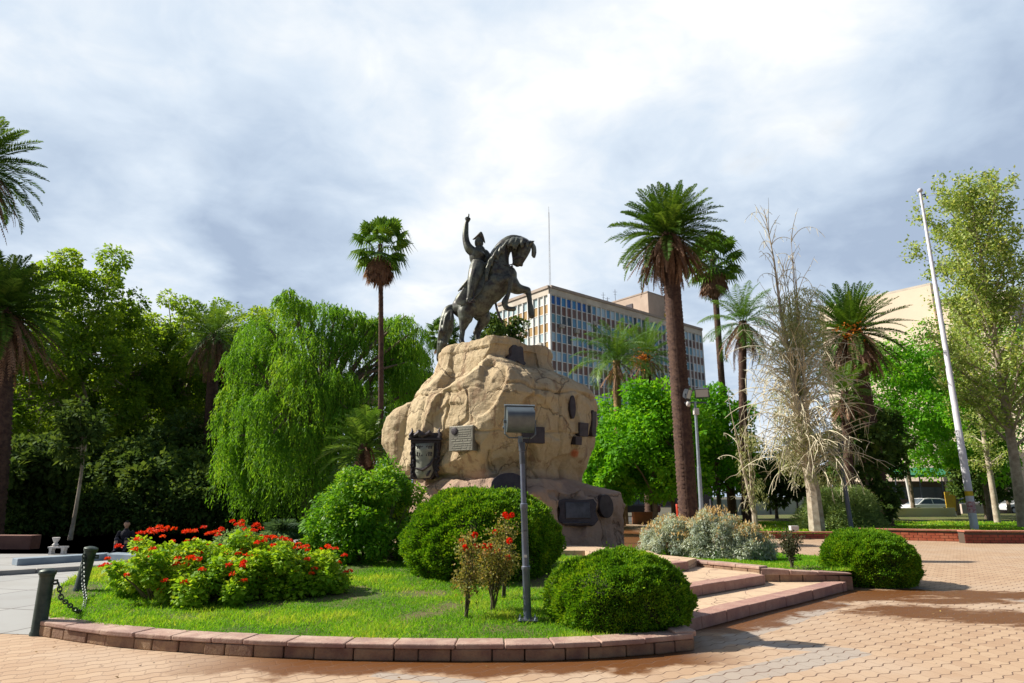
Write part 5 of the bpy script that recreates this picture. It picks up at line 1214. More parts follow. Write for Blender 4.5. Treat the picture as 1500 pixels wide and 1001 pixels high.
# ------------------------------------------------------------------ buildings
def glassm(name, c, rough=.12, c2=None):
    return mat(name, c, rough, spec=.5, col2=c2, nscale=.8)
M_CONC = mat('cream_concrete', (.66, .60, .52), .85, col2=(.50, .44, .38), nscale=.5)
M_FASC = mat('brown_roof_edge', (.34, .27, .23), .8, col2=(.42, .35, .30), nscale=.6)
M_MULL = mat('white_mullion', (.80, .79, .78), .6)
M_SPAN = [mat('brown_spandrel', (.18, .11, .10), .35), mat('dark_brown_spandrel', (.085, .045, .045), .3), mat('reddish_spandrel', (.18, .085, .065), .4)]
M_SPANL = [mat('sunlit_ochre_spandrel', (.40, .25, .09), .45), mat('sunlit_tan_spandrel', (.30, .18, .11), .45), mat('sunlit_brown_spandrel', (.20, .12, .09), .45)]  # same brown panels, with the sunlight on the left face put into their colour
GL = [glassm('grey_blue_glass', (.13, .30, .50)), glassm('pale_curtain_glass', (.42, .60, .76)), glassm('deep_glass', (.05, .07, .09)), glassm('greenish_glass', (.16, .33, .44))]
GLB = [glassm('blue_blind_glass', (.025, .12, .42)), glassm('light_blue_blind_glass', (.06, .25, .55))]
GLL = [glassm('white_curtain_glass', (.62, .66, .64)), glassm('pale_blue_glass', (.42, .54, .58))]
YB = 105.0; CB = at(805, 418, YB); HR = CB.z
uR = Vector((1139, 976.8, 0)).normalized(); uL = Vector((-794, 976.8, 0)).normalized()
def ext(u, px, py):
    d = ray(px, py); k = d.x/d.y; return (k*CB.y-CB.x)/(u.x-k*u.y)
LR = ext(uR, 1028, 500); LL = ext(uL, 731, 450)
mz = (at(805, 431, YB).z-at(805, 458, YB).z)
OB = thing('office_block', 'modernist office block with strips of windows behind the statue', 'building', (CB.x, CB.y, 0))
def face_m(u, flip):   # matrix: local x along the face, y outward, z up
    o = Vector((u.y, -u.x, 0)) if not flip else Vector((-u.y, u.x, 0)); return Matrix((u, o, Vector((0, 0, 1)))).transposed().to_4x4(), o
MR, oR = face_m(uR, False); ML, oL = face_m(uL, True)
mb = MB(); pr = [(0, 0), tuple((uR*LR).xy), tuple((uR*LR+uL*LL*1.0).xy), tuple((uL*LL).xy)]
ins = [Vector(p)-(oR.xy+oL.xy)*.35 for p in pr]
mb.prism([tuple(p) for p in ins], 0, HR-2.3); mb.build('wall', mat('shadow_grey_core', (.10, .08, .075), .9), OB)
mb = MB(); par = at(805, 418, YB).z-at(805, 431, YB).z
def bandf(mb, z0, z1, off):
    for (M_, L_) in ((MR, LR), (ML, LL)):
        P = [M_ @ Vector(v) for v in ((0, off, z0), (L_, off, z0), (L_, off-.5, z0), (0, off-.5, z0), (0, off, z1), (L_, off, z1), (L_, off-.5, z1), (0, off-.5, z1))]
        mb.add(P, [(0, 1, 5, 4), (1, 2, 6, 5), (2, 3, 7, 6), (3, 0, 4, 7), (4, 5, 6, 7), (0, 3, 2, 1)])
bandf(mb, HR-par, HR-par*.32, .25); mb.build('parapet', M_CONC, OB)
mb = MB(); bandf(mb, HR-par*.31, HR, .45); mb.build('roof_edge', M_FASC, OB)
mb = MB(); mb.prism([tuple(p) for p in ins], HR-2.2, HR-.4); mb.build('roof', M_FASC, OB)
MOD = 1.27; ZT = HR-par; nrow = 9
rb = random.Random(77); shown = 0; stuff = {}
def quadbox(mb, M_, x0, x1, z0, z1, off, dp=.12):
    P = [M_ @ Vector(v) for v in ((x0, off, z0), (x1, off, z0), (x1, off-dp, z0), (x0, off-dp, z0), (x0, off, z1), (x1, off, z1), (x1, off-dp, z1), (x0, off-dp, z1))]
    mb.add(P, [(0, 1, 5, 4), (1, 2, 6, 5), (2, 3, 7, 6), (3, 0, 4, 7), (4, 5, 6, 7), (0, 3, 2, 1)])
mull = MB(); protos = {}
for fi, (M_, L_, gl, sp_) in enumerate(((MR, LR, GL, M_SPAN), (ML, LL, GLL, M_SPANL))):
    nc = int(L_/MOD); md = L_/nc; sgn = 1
    for c in range(nc+1):
        quadbox(mull, M_, c*md-.09, c*md+.09, ZT-mz*nrow, ZT, .22, .42)
    for r in range(nrow):
        zt = ZT-r*mz; zw = zt-mz*.49
        quadbox(mull, M_, 0, L_, zw-.05, zw+.05, .06, .2); quadbox(mull, M_, 0, L_, zt-.05, zt+.05, .06, .2)
        sb_ = [MB() for _ in sp_]
        for c in range(nc):
            x0, x1 = c*md+.07, (c+1)*md-.07; rr = rb.random()
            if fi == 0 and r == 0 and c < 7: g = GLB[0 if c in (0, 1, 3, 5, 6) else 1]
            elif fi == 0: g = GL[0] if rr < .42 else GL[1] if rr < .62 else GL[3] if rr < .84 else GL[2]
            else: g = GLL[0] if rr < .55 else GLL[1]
            if c > .72*nc and fi == 0 and rr < .5: g = GL[1]
            if shown < 100 and r < 5 and ((fi == 0 and c < 14) or (fi == 1 and c < 8)):
                key = (fi, g.name)
                if key not in protos:
                    w = MB(); quadbox(w, M_, 0, md-.14, -mz*.49+.05, -.05, -.02, .06); o = w.build('window', g, OB); protos[key] = o
                else: o = protos[key].copy(); COL.objects.link(o)
                o.location = M_ @ Vector((x0, 0, zt)); shown += 1
            else: quadbox(stuff.setdefault(g.name, MB()), M_, x0, x1, zw+.05, zt-.05, -.02, .06)
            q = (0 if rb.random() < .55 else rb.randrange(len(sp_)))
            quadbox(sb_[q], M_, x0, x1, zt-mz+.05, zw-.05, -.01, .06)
        me_ms = [m_ for m_ in sp_]
        allb = MB(); n_ = []
        for m_, b_ in zip(sp_, sb_): n_ += [len(n_) and 0]; 
        o = None; tot = MB(); mi = []
        for k, b_ in enumerate(sb_): tot.add(b_.V, b_.F); mi += [k]*len(b_.F)
        o = tot.build('spandrel_band', sp_[0], OB)
        for m_ in sp_[1:]: o.data.materials.append(m_)
        o.data.polygons.foreach_set('material_index', np.array(mi, dtype=np.int32))
tot = MB(); mi = []; ms = []
for k, (g, b_) in enumerate(stuff.items()): tot.add(b_.V, b_.F); mi += [k]*len(b_.F); ms.append(MATS[g])
o = tot.build('far_windows', ms[0], OB); [o.data.materials.append(m_) for m_ in ms[1:]]; o.data.polygons.foreach_set('material_index', np.array(mi, dtype=np.int32)); tag(o, kind='stuff')
mull.build('mullions', M_MULL, OB)
mb = MB(); quadbox(mb, MR, -.3, .12, 0, ZT, .30, .5); mb.build('corner_post', M_MULL, OB)
M_AC = mat('air_conditioner_white', (.5, .48, .44), .6, col2=(.3, .28, .26), nscale=3)
for fi, c, r in ((0, 1.6, 1.5), (0, 8.2, .9), (0, 11.0, .95), (0, 4.5, 1.6), (0, 5.4, 4.5), (0, 8.6, 4.3), (1, 1.4, 2.5), (1, 4.6, 1.6), (1, 4.2, 3.1), (0, 21, 1.4)):
    M_ = (MR, ML)[fi]; b = MB(); x = c*MOD; z = ZT-r*mz; quadbox(b, M_, x, x+.9, z-.65, z, .55, .6); o = b.build('air_conditioner', M_AC, OB, bevel=.03)
# rooftop volumes
def along_px(u, px, py, back=0.0):
    return ext(u, px, py)
P0 = uR*ext(uR, 925, 455)+uL*14; 
zt = at(963, 428, 150).z
b = MB(); q0 = uR*ext(uR, 968, 460)+uL*3; HL = at(963, 428, CB.y+q0.y).z; q1 = q0+uR*6; poly = [tuple(q0.xy), tuple(q1.xy), tuple((q1+uL*14).xy), tuple((q0+uL*14).xy)]
b.prism(poly, HR-.5, HL); b.build('lift_house', mat('pinkish_render', (.50, .40, .33), .85, col2=(.42, .33, .27), nscale=.4), OB, bevel=.05)
b = MB(); poly2 = [tuple((Vector(p)+(Vector(p)-(q0+q1).xy/2)*.03)) for p in poly]; b.prism(poly2, HL, HL+.3); b.build('lift_house_roof', M_FASC, OB)
b = MB(); 
for x in (5, 9):
    p = q0+uL*x
    b = MB(); b.box((p.x, p.y, HL-1.9), (1.8, .3, .9), math.atan2(uL.y, uL.x)); b.build('louvre_window', M_BRDARK, OB)
mst = CB-oR*1.2-oL*1.2
t_ = thing('antenna_mast', 'thin tall antenna mast on the corner of the office block roof', 'antenna', (mst.x, mst.y, HR-.45)); b = MB(); hA = at(798, 293, YB).z-HR
for k in range(3): a = k*2.09; b.tube([(.16*math.cos(a), .16*math.sin(a), 0), (.05*math.cos(a), .05*math.sin(a), hA*.93)], .03, 5)
for k in range(40):
    z = hA*.93*k/40; r_ = .16-.11*k/40; b.tube([(r_*math.cos(k*2.09), r_*math.sin(k*2.09), z), (r_*math.cos(k*2.09+2.09), r_*math.sin(k*2.09+2.09), z+.25)], .015, 4)
b.tube([(0, 0, hA*.92), (0, 0, hA)], .03, 5); b.build('lattice', mat('mast_steel', (.35, .33, .32), .5, metal=.5), t_)
pt = uR*ext(uR, 1000, 470)+CB-oR*3; b = MB(); b.box((0, 0, 1.4), (3.4, 2.6, 2.8)); b.box((0, 0, 2.86), (3.6, 2.8, .12)); o = b.build('rooftop_tank', mat('yellow_tank', (.60, .43, .02), .6), None, bevel=.1, loc=(pt.x, pt.y, HR-.42)); tag(o, 'yellow box-shaped tank on the office block roof', 'tank')
for k, (ox_, h_) in enumerate(((0, 3.2), (1.2, 1.8), (3.5, 3.0))):
    p = CB+q0+uR*1+uL*(13.2-ox_); b = MB(); b.tube([(0, 0, 0), (0, 0, h_)], .05, 6); b.tube([(-.5, 0, h_*.8), (.5, 0, h_*.8)], .03, 5); b.tube([(-.3, 0, h_*.6), (.3, 0, h_*.6)], .03, 5)
    o = b.build('roof_aerial', M_BRDARK, None, loc=(p.x, p.y, HL+.3)); tag(o, ('taller left', 'short middle', 'taller right')[k]+' aerial of the three on the lift house roof', 'aerial', 'roof aerials')

def block(label, name, px, pytop, Y, wl, wr, m, z0=0, wins=None, cat='building', roofm=None):
    c = at(px, pytop, Y); r = thing(name, label, cat, (c.x, c.y, 0)); b = MB(); P = [Vector((0, 0, 0)), uR*wr, uR*wr+uL*wl, uL*wl]
    b.prism([tuple(p.xy) for p in P], z0, c.z-.3); b.build('wall', m, r)
    b = MB(); P2 = [p+(-uR-uL).normalized()*-.0 for p in P]; ce = (uR*wr+uL*wl)/2; b.prism([tuple((ce+(p-ce)*1.015).xy) for p in P], c.z-.3, c.z); b.build('roof', roofm or M_CONC, r)
    if wins:
        for face, cols, rows, w, h_, zs, x0_, st in wins:
            u, o_ = (uR, oR) if face == 'R' else (uL, oL); M_ = (MR, ML)[face == 'L']
            for i in range(cols):
                for j in range(rows):
                    q = MB(); quadbox(q, M_, x0_+i*st, x0_+i*st+w, zs+j*3.2, zs+j*3.2+h_, .05, .3); q.build('window', GL[2], r)
    return r, c
M_BEIGE = mat('beige_render', (.74, .63, .50), .9, col2=(.68, .57, .45), nscale=.15)
M_PINKR = mat('pink_grey_render', (.52, .43, .37), .9, col2=(.44, .36, .31), nscale=.3)
block('tall blank walled beige building behind the flagpole', 'apartment_building', 1362, 414, 88, 16, 1.6, M_BEIGE)
block('cream building with small windows at the right edge behind trees', 'apartment_building', 1474, 425, 80, 8, 20, M_BEIGE, wins=[('R', 4, 6, 1.3, 1.6, 4, 1.2, 3.6)])
block('lower grey-beige building above the green awning', 'low_building', 1372, 636, 76, 6, 5, M_PINKR)
block('narrow cream building behind the lower grey-beige one', 'low_building', 1392, 592, 82, 6, 6, M_BEIGE)
block('flat-roofed street building low at the right edge', 'low_building', 1440, 700, 74, 8, 18, M_PINKR, wins=[('R', 5, 1, 1.8, 1.5, 1.0, 1.0, 3.2)])
# stone building with arched windows, left
M_STONE = mat('grey_stone_wall', (.20, .165, .155), .9, build=None, col2=(.27, .22, .20), nscale=1.2, bump=.4)
def arch_building():
    r = thing('arched_stone_building', 'old dark stone building with round-arched windows behind the left trees', 'building', (-52, 50.5, 0)); L = 40; H = 9.2; rr = random.Random(3)
    b = MB(); bay = 5.0; n = int(L/bay)
    def piece(x0, x1, z0, z1, y0=0.0, y1=1.0): b.box(((x0+x1)/2, (y0+y1)/2, (z0+z1)/2), (x1-x0, y1-y0, z1-z0))
    for i in range(n):
        x0 = i*bay; a = x0+1.5; c = x0+3.5
        piece(x0, a, 0, H); piece(c, x0+bay, 0, H)
        for z0, z1, arch in ((0, .9, 0), (3.3, 4.6, 0), (7.6, H, 0)): piece(a, c, z0, z1)
        # arch fillets above openings at 3.3, 7.6 and 12.3
        for zt in (3.3, 7.6):
            m_ = 10
            for k in range(m_):
                t0, t1 = math.pi*k/m_, math.pi*(k+1)/m_; xa, xb = a+1-math.cos(t0), a+1-math.cos(t1); zz = zt-1+min(math.sin(t0), math.sin(t1))
                if zt-zz > .02: b.box(((xa+xb)/2, .5, (zz+zt)/2), (xb-xa, .995, zt-zz))
    b.build('wall', M_STONE, r)
    k = MB(); 
    for z in (4.0, 8.6): k.box((L/2, -.12, z), (L+.4, .34, .28))
    for i in range(n+1):
        k.box((min(max(i*bay, .3), L-.3), -.08, 4.5), (.7, .18, 9))
    k.build('cornice', mat('trim_stone', (.28, .24, .22), .85), r, bevel=.03)
    rf = MB(); rf.box((L/2, 5, H+.3), (L+1, 12, .6)); rf.build('roof', M_FASC, r)
    for i in range(n):
        for z0, z1 in ((.9, 3.3), (4.6, 7.6)):
            w = MB(); x = i*bay+2.5; w.box((x, .75, (z0+z1)/2), (2.1, .06, z1-z0)); o = w.build('window', GL[2], r)
    for i in range(n):
        for z0 in (.9, 4.6):
            f_ = MB(); x = i*bay+2.5; f_.box((x, -.02, z0-.06), (2.3, .3, .12)); f_.build('sill', MATS['trim_stone'], r)
    r.rotation_euler = (0, 0, math.radians(-8)); return r
arch_building()
M_WHITEW = mat('white_wall_paint', (.62, .60, .60), .85, col2=(.5, .48, .47), nscale=.6)
def wall_run(label, name, a, b_, h, th, m, posts=None, cat='wall', z=0, cap=None):
    ax, ay = a; bx, by = b_; L = math.hypot(bx-ax, by-ay); r = thing(name, label, cat, (ax, ay, z), math.atan2(by-ay, bx-ax)); mb = MB(); mb.box((L/2, 0, h/2), (L, th, h)); mb.build('wall_face', m, r, bevel=.01)
    if cap is not None: mb = MB(); mb.box((L/2, 0, h+.04), (L+.06, th+.08, .08)); mb.build('coping', cap, r, bevel=.01)
    if posts:
        mb = MB(); k = 0
        while k*posts <= L: mb.box((k*posts, -th/2-.04, h/2), (.12, .1, h)); k += 1
        mb.build('posts', M_BRDARK, r)
    return r
p, q = place(1040, 58), place(1180, 62); wall_run('long white boundary wall behind the dark trees', 'boundary_wall', (p.x, p.y), (q.x, q.y), top_z(731, 60), .25, M_WHITEW, posts=3.2)
p, q = place(1298, 50), place(1394, 51); wall_run('low yellowish painted ramp wall in front of the white car', 'ramp_wall', (p.x, p.y), (q.x, q.y), top_z(744, 50), .3, mat('yellowish_paint', (.52, .45, .22), .8, col2=(.50, .50, .34), nscale=.5), z=.0)
p, q = place(1405, 64), place(1560, 64); wall_run('grey wall across the street at the far right', 'boundary_wall', (p.x, p.y), (q.x, q.y), .9, .25, M_PINKR)
# dark low walls and pool edges at the left
M_TERR = mat('terracotta_wall', (.16, .07, .055), .85, col2=(.22, .11, .085), nscale=2, bump=.3)
M_BLUES = mat('bluish_pool_stone', (.20, .26, .33), .6, col2=(.30, .36, .42), nscale=1.5)
def strip_thing(label, name, pts, w, h, m, cat):
    r = thing(name, label, cat, (pts[0][0], pts[0][1], 0)); mb = MB()
    for (a, b_) in zip(pts[:-1], pts[1:]):
        L = math.hypot(b_[0]-a[0], b_[1]-a[1]); n = max(int(L/1.2), 1); an = math.atan2(b_[1]-a[1], b_[0]-a[0])
        for k in range(n):
            u = (k+.5)/n; mb.box((a[0]+(b_[0]-a[0])*u-pts[0][0], a[1]+(b_[1]-a[1])*u-pts[0][1], h/2), (L/n-.012, w, h), an)
    mb.build('stone_blocks', m, r, bevel=.012); return r
g1 = lambda x, y: tuple(gnd(x, y).xy)
strip_thing('pale kerb stones across the grey pavement, at the left edge', 'pavement_kerb', [g1(-60, 846), g1(150, 833)], .30, .10, mat('pale_kerb_stone', (.34, .33, .32), .8, col2=(.24, .23, .22), nscale=2), 'kerb')
strip_thing('bluish stone rim of the sunken pool behind the bollards', 'pool_rim', [g1(20, 828), g1(160, 819), g1(225, 822)], .45, .16, M_BLUES, 'pool edge')
strip_thing('dark terracotta low wall at the left edge in the shade', 'garden_wall', [(-22, 21.8), (-14.9, 21.2)], .4, .42, M_TERR, 'low wall')
sb_ = thing('stone_bench', 'small white stone bench by the pool rim', 'bench', (gnd(84, 812).x, gnd(84, 812).y, 0)); sb_.scale = (.5, .5, .5); b = MB(); b.box((0, 0, .40), (.95, .40, .09)); b.build('seat', M_WHITEW, sb_, bevel=.015)
for sx in (-.34, .34): b = MB(); b.prism([(-.10, 0), (.10, 0), (.06, .18), (.10, .355), (-.10, .355), (-.06, .18)], -.15, .15, Matrix.Rotation(math.pi/2, 4, 'X')); o = b.build('leg', M_WHITEW, sb_); o.location = (sx, 0, 0)
b = MB(); b.lathe([(.10, 0), (.14, .05), (.07, .12), (.15, .25), (.17, .30)], seg=16); o = b.build('stone_urn', M_WHITEW, None, smooth=True, loc=(gnd(84, 812).x-.1, gnd(84, 812).y, .223)); o.scale = (.6, .6, .8); tag(o, 'small white urn on the stone bench', 'urn')

# ------------------------------------------------------------------ street furniture
M_STEEL = mat('dark_grey_paint', (.045, .055, .075), .45, metal=.2, col2=(.07, .08, .10), nscale=8)
M_POLEB = mat('slate_blue_paint', (.09, .11, .17), .45, metal=.2, col2=(.13, .15, .20), nscale=8)
M_GALV = mat('pale_blue_steel', (.36, .42, .50), .4, metal=.3, col2=(.28, .33, .40), nscale=5)
M_BOLL = mat('dark_green_cast_iron', (.022, .040, .035), .45, metal=.3, col2=(.05, .07, .06), nscale=9, bump=.2)
M_LENS = glassm('floodlight_glass', (.55, .58, .6), .1)
def floodhead(root_label, loc, w, h_, dp, tilt, rz, body=M_STEEL, cat='floodlight'):
    """housing with curved back; the glass looks along local +y"""
    r = thing('floodlight', root_label, cat, loc, rz); Mx = Matrix.Rotation(tilt, 4, 'X')
    n = 14; prof = [(dp*.55, -h_/2)]+[(-dp*.45*math.sin(math.pi*k/n)**.6+.0, -h_/2*math.cos(math.pi*k/n)) for k in range(1, n)]+[(dp*.55, h_/2)]
    b = MB(); V = [Mx @ Vector((x, y, z)) for x in (-w/2, w/2) for y, z in prof]; m_ = len(prof)
    b.add(V, [tuple(range(m_)), tuple(range(2*m_-1, m_-1, -1))]+[(i, i+m_, (i+1) % m_+m_, (i+1) % m_) for i in range(m_)]); b.build('housing', body, r, smooth=True)
    b = MB(); 
    for (cx, cz, sx, sz) in ((0, h_/2, w+.05, .03), (0, -h_/2, w+.05, .03), (-w/2, 0, .03, h_), (w/2, 0, .03, h_)): b.box(Mx @ Vector((cx, dp*.55, cz)), (sx, .04, sz), M=Mx.to_3x3())
    b.build('rim', body, r, bevel=.004)
    b = MB(); b.box(Mx @ Vector((0, dp*.57, 0)), (w-.03, .012, h_-.03), M=Mx.to_3x3()); b.build('glass', M_LENS, r)
    b = MB(); z0 = -h_*.72
    b.tube([Mx @ Vector((-w/2-.02, dp*.1, -.02)), (-w/2-.02, 0, z0*.8), (-w/2+.03, 0, z0), (w/2-.03, 0, z0), (w/2+.02, 0, z0*.8), Mx @ Vector((w/2+.02, dp*.1, -.02))], .011, 6); b.tube([(0, 0, z0-.06), (0, 0, z0+.02)], .03, 8)
    for sx in (-1, 1): b.tube([Mx @ Vector((sx*(w/2+.035), dp*.1, -.02)), Mx @ Vector((sx*(w/2), dp*.1, -.02))], .022, 8)
    b.build('yoke', body, r); return r
LB = gnd(773, 909, .16); LT = at(764.5, 655, LB.y)
lp = thing('lamp_post', 'dark slim stepped lamp post in front of the boulder', 'lamp post', LB); dv = LT-LB
b = MB(); R_ = [(0, .048), (.28, .046), (.285, .054), (.30, .054), (.305, .042), (.63, .040), (.635, .048), (.66, .048), (.665, .034), (1.0, .031)]
b.tube([dv*u for u, r_ in R_], [r_ for u, r_ in R_], 14); b.build('pole', M_POLEB, lp, smooth=True)
b = MB(); b.tube([dv*.0+Vector((0, 0, -.02)), dv*.012], .085, 14); b.build('base_collar', M_STEEL, lp, smooth=True)
b = MB(); b.box((0, 0, .012), (.24, .24, .02)); b.build('base_plate', M_STEEL, lp, bevel=.004)
for sx in (-1, 1):
    for sy in (-1, 1): b = MB(); b.lathe([(.014, .02), (.014, .04), (.006, .045), (.006, .06)], (sx*.09, sy*.09, 0), 6); b.build('bolt', M_GALV, lp)
b = MB(); b.tube([dv*.70+Vector((.036, -.01, 0)), dv*.85+Vector((.040, -.015, 0)), dv*.98+Vector((.05, -.02, 0)), dv*1.03+Vector((.11, -.03, .08))], .007, 6); b.build('cable', mat('black_cable', (.015, .015, .015), .6), lp)
for u0, u1, r_ in ((.975, 1.03, .042), (.9, .97, .036), (.5, .51, .043)): b = MB(); b.tube([dv*u0, dv*u1], r_, 12); b.build('joint_collar', M_STEEL, lp, smooth=True)
b = MB(); b.box(dv*.36+Vector((0, -.043, 0)), (.035, .012, .03)); b.build('sticker', M_WHITEW, lp)
hc = at(762, 616, LB.y); floodhead('square floodlight with curved back on the front lamp post, aimed at the statue', hc, .35, .30, .24, math.radians(28), math.radians(8), mat('floodlight_grey_paint', (.13, .16, .18), .38, metal=.4, col2=(.09, .11, .13), nscale=6))
# twin floodlight pole
pb = place(1026, 28, .0); tp = at(1018, 588, 28)
lp = thing('lamp_post', 'pale blue pole with twin floodlights right of the tallest date palm', 'lamp post', pb); b = MB(); dv = tp-pb; b.tube([(0, 0, 0), dv*.5, dv*.5+Vector((0, 0, .01)), dv], [.10, .085, .07, .055], 12); b.build('pole', M_GALV, lp, smooth=True)
b = MB(); b.tube([dv+Vector((-.45, 0, -.05)), dv+Vector((.5, 0, -.05))], .035, 6); b.build('crossarm', M_STEEL, lp)
b = MB(); b.box(dv+Vector((-.02, -.14, -.45)), (.22, .2, .28)); b.build('junction_box', M_WHITEW, lp, bevel=.02)
b = MB(); b.ell(dv+Vector((-.32, -.1, -.12)), (.1, .1, .12)); b.build('camera_dome', M_WHITEW, lp, smooth=True)
floodhead('left floodlight of the pair on the pale blue pole', tp+Vector((-.34, -.05, .34)), .34, .40, .2, math.radians(-20), math.radians(225), M_STEEL)
floodhead('right floodlight of the pair on the pale blue pole', tp+Vector((.32, -.05, .40)), .56, .38, .2, math.radians(-30), math.radians(160), M_STEEL)
# right floodlight
pb = gnd(1248, 779, .12); tp = at(1232, 678, pb.y)
lp = thing('lamp_post', 'slate blue leaning lamp post behind the right clipped bush', 'lamp post', pb); b = MB(); dv = tp-pb; b.tube([(0, 0, -.05), dv*.5, dv], [.10, .09, .075], 12); b.build('pole', M_POLEB, lp, smooth=True)
floodhead('dark floodlight seen side-on atop the slate blue lamp post', at(1225, 655, pb.y), .62, .72, .32, math.radians(8), math.radians(100), M_STEEL)
# flagpole
pb = gnd(1428, 776, .12); tp = at(1348, 281, pb.y); fp = thing('flagpole', 'tall white flagpole without a flag on the right', 'flagpole', pb); b = MB(); dv = tp-pb
b.tube([(0, 0, -.05), dv*.22, dv*.221, dv*.45, dv*.451, dv*.7, dv*.701, dv], [.17, .155, .145, .13, .12, .105, .095, .06], 16); b.build('pole', mat('white_pole_paint', (.66, .66, .72), .4, col2=(.55, .55, .62), nscale=3), fp, smooth=True)
b = MB(); b.ell(dv+Vector((0, 0, .08)), (.13, .13, .13)); b.build('finial', MATS['white_pole_paint'], fp, smooth=True)
b = MB(); b.tube([dv+Vector((0, 0, -.2)), dv+Vector((.22, 0, -.12)), dv+Vector((.22, 0, -.28))], .04, 8); b.build('pulley', M_STEEL, fp)
for u0, u1, m_, l_ in ((.09, .103, mat('yellow_sticker', (.65, .45, .02), .7), 'yellow tape band'), (.045, .075, mat('red_worn_paint', (.42, .10, .12), .8, col2=(.6, .5, .55), nscale=12), 'worn red painted band')):
    b = MB(); b.tube([dv*u0, dv*u1], [.176-u0*.1, .174-u1*.1], 16); o = b.build('painted_band', m_, fp, smooth=True); o['label'] = l_
# bollards and chain
def bollard(label, base, hgt, r_, lean):
    t_ = thing('bollard', label, 'bollard', base, 0, 'cast iron bollards with chain'); t_.rotation_euler = (lean[1], lean[0], 0); b = MB()
    b.lathe([(r_*1.12, -.1), (r_*1.12, .03), (r_, .05), (r_*.98, hgt*.86), (r_*1.02, hgt*.865), (r_*1.02, hgt*.885), (r_*.9, hgt*.89)], seg=28); b.build('post', M_BOLL, t_, smooth=True)
    b = MB(); b.lathe([(r_*1.10, hgt*.89), (r_*1.16, hgt*.90), (r_*1.16, hgt*.945), (r_*1.05, hgt*.96), (r_*.5, hgt*.985), (.01, hgt*.99)], seg=28); b.build('cap', M_BOLL, t_, smooth=True)
    b = MB(); b.tube([(r_*.9, 0, hgt*.8), (r_+.05, 0, hgt*.81), (r_+.06, 0, hgt*.76), (r_*.95, 0, hgt*.75)], .014, 6); b.build('chain_eye', M_BOLL, t_, smooth=True); return t_
B1 = Vector((-5.62, 8.12, 0)); B1.x = gnd(58, 930).x-.02; B1.y = gnd(58, 930).y
bollard('front cast iron bollard at the left end of the stone kerb', B1, .76, .080, (0, 0))
B2 = gnd(112, 868, .16); B2.y = 10.4; B2.x = at(116, 868, 10.4).x
bollard('second cast iron bollard further back, leaning to the right', B2+Vector((0, 0, .05)), .66, .085, (.14, 0))
def chainrun(label, pts, sz, m):
    t_ = MB(); P = [Vector(p) for p in pts]; S_ = [0]
    for a, b_ in zip(P[:-1], P[1:]): S_.append(S_[-1]+(b_-a).length)
    n = int(S_[-1]/(sz*1.35)); o0 = P[0]
    for i in range(n):
        s = (i+.5)/n*S_[-1]; k = max(j for j in range(len(P)-1) if S_[j] <= s); u = (s-S_[k])/(S_[k+1]-S_[k]); c = P[k].lerp(P[k+1], u); d_ = (P[k+1]-P[k]).normalized()
        q = d_.to_track_quat('X', 'Z').to_matrix() @ Matrix.Rotation(math.pi/2*(i % 2)+.5, 3, 'X')
        ring = [q @ Vector((sz*math.cos(a_)*1.0, sz*.62*math.sin(a_), 0))+c-o0 for a_ in [2*math.pi*j/12 for j in range(13)]]; t_.tube(ring, sz*.24, 6, cap=False)
    o = t_.build('iron_chain', m, None, smooth=True, loc=o0); return tag(o, label, 'chain')
e1 = B1+Vector((.15, 0, .58)); e2 = B2+Vector((.05, -.10, .58))
chainrun('heavy iron chain sagging into the grass between the two bollards', [e1, e1+Vector((.03, .05, -.18)), e1+Vector((.08, .3, -.36)), e1.lerp(e2, .3)+Vector((.28, 0, -.48)), e1.lerp(e2, .6)+Vector((.22, 0, -.46)), e1.lerp(e2, .82)+Vector((.10, 0, -.34)), e2+Vector((.03, -.04, -.1)), e2], .036, M_BOLL)
# little floodlight on the lawn edging, leaning post, yellow sign, kiosk
p = gnd(1163, 786, .22); b = MB(); b.box((0, 0, .14), (.30, .22, .17)); b.box((0, 0, .03), (.12, .12, .06)); b.box((0, .115, .14), (.26, .012, .13)); o = b.build('ground_spotlight', M_WHITEW, None, bevel=.015, loc=(p.x, 26.05, .272)); o.location.x = at(1163, 775, 26.05).x; tag(o, 'small white box spotlight on the thin brick edging', 'spotlight')
p = place(1334, 56); b = MB(); b.tube([(0, 0, 0), at(1325, 688, 56)-p], .11, 8); o = b.build('leaning_post', M_WHITEW, None, loc=p, smooth=True); tag(o, 'slim pale leaning post beside the white car', 'post')
p = place(1392, 54); r = thing('yellow_sign', 'yellow upright sign board right of the white car', 'sign', p); b = MB(); b.box((0, 0, 1.2), (.9, .08, 1.5)); b.build('board', mat('yellow_sign_paint', (.65, .42, .02), .6, col2=(.55, .30, .03), nscale=3), r, bevel=.02); b = MB(); [b.tube([(s_, .02, 0), (s_, .02, .5)], .04, 6) for s_ in (-.3, .3)]; b.build('legs', M_STEEL, r)
p = place(1348, 62); r = thing('kiosk', 'street kiosk under a dark green awning', 'kiosk', p); b = MB(); aw = [(-3.4, -2, 3.5), (3.4, -2, 3.5), (2.9, 1.5, 4.3), (-2.9, 1.5, 4.3), (-3.4, -2, 3.3), (3.4, -2, 3.3), (2.9, 1.5, 4.2), (-2.9, 1.5, 4.2)]
b.add([Vector(v) for v in aw], [(0, 1, 2, 3), (7, 6, 5, 4), (0, 4, 5, 1), (1, 5, 6, 2), (2, 6, 7, 3), (3, 7, 4, 0)]); b.build('awning', mat('green_awning_canvas', (.015, .16, .085), .7), r)
b = MB(); b.box((0, 1.2, 1.5), (5.6, 1.5, 3.0)); b.build('booth', mat('brown_booth', (.12, .08, .06), .8), r, bevel=.04); b = MB(); b.box((0, .42, 1.9), (4.6, .06, 1.1)); b.build('counter_window', GL[2], r)
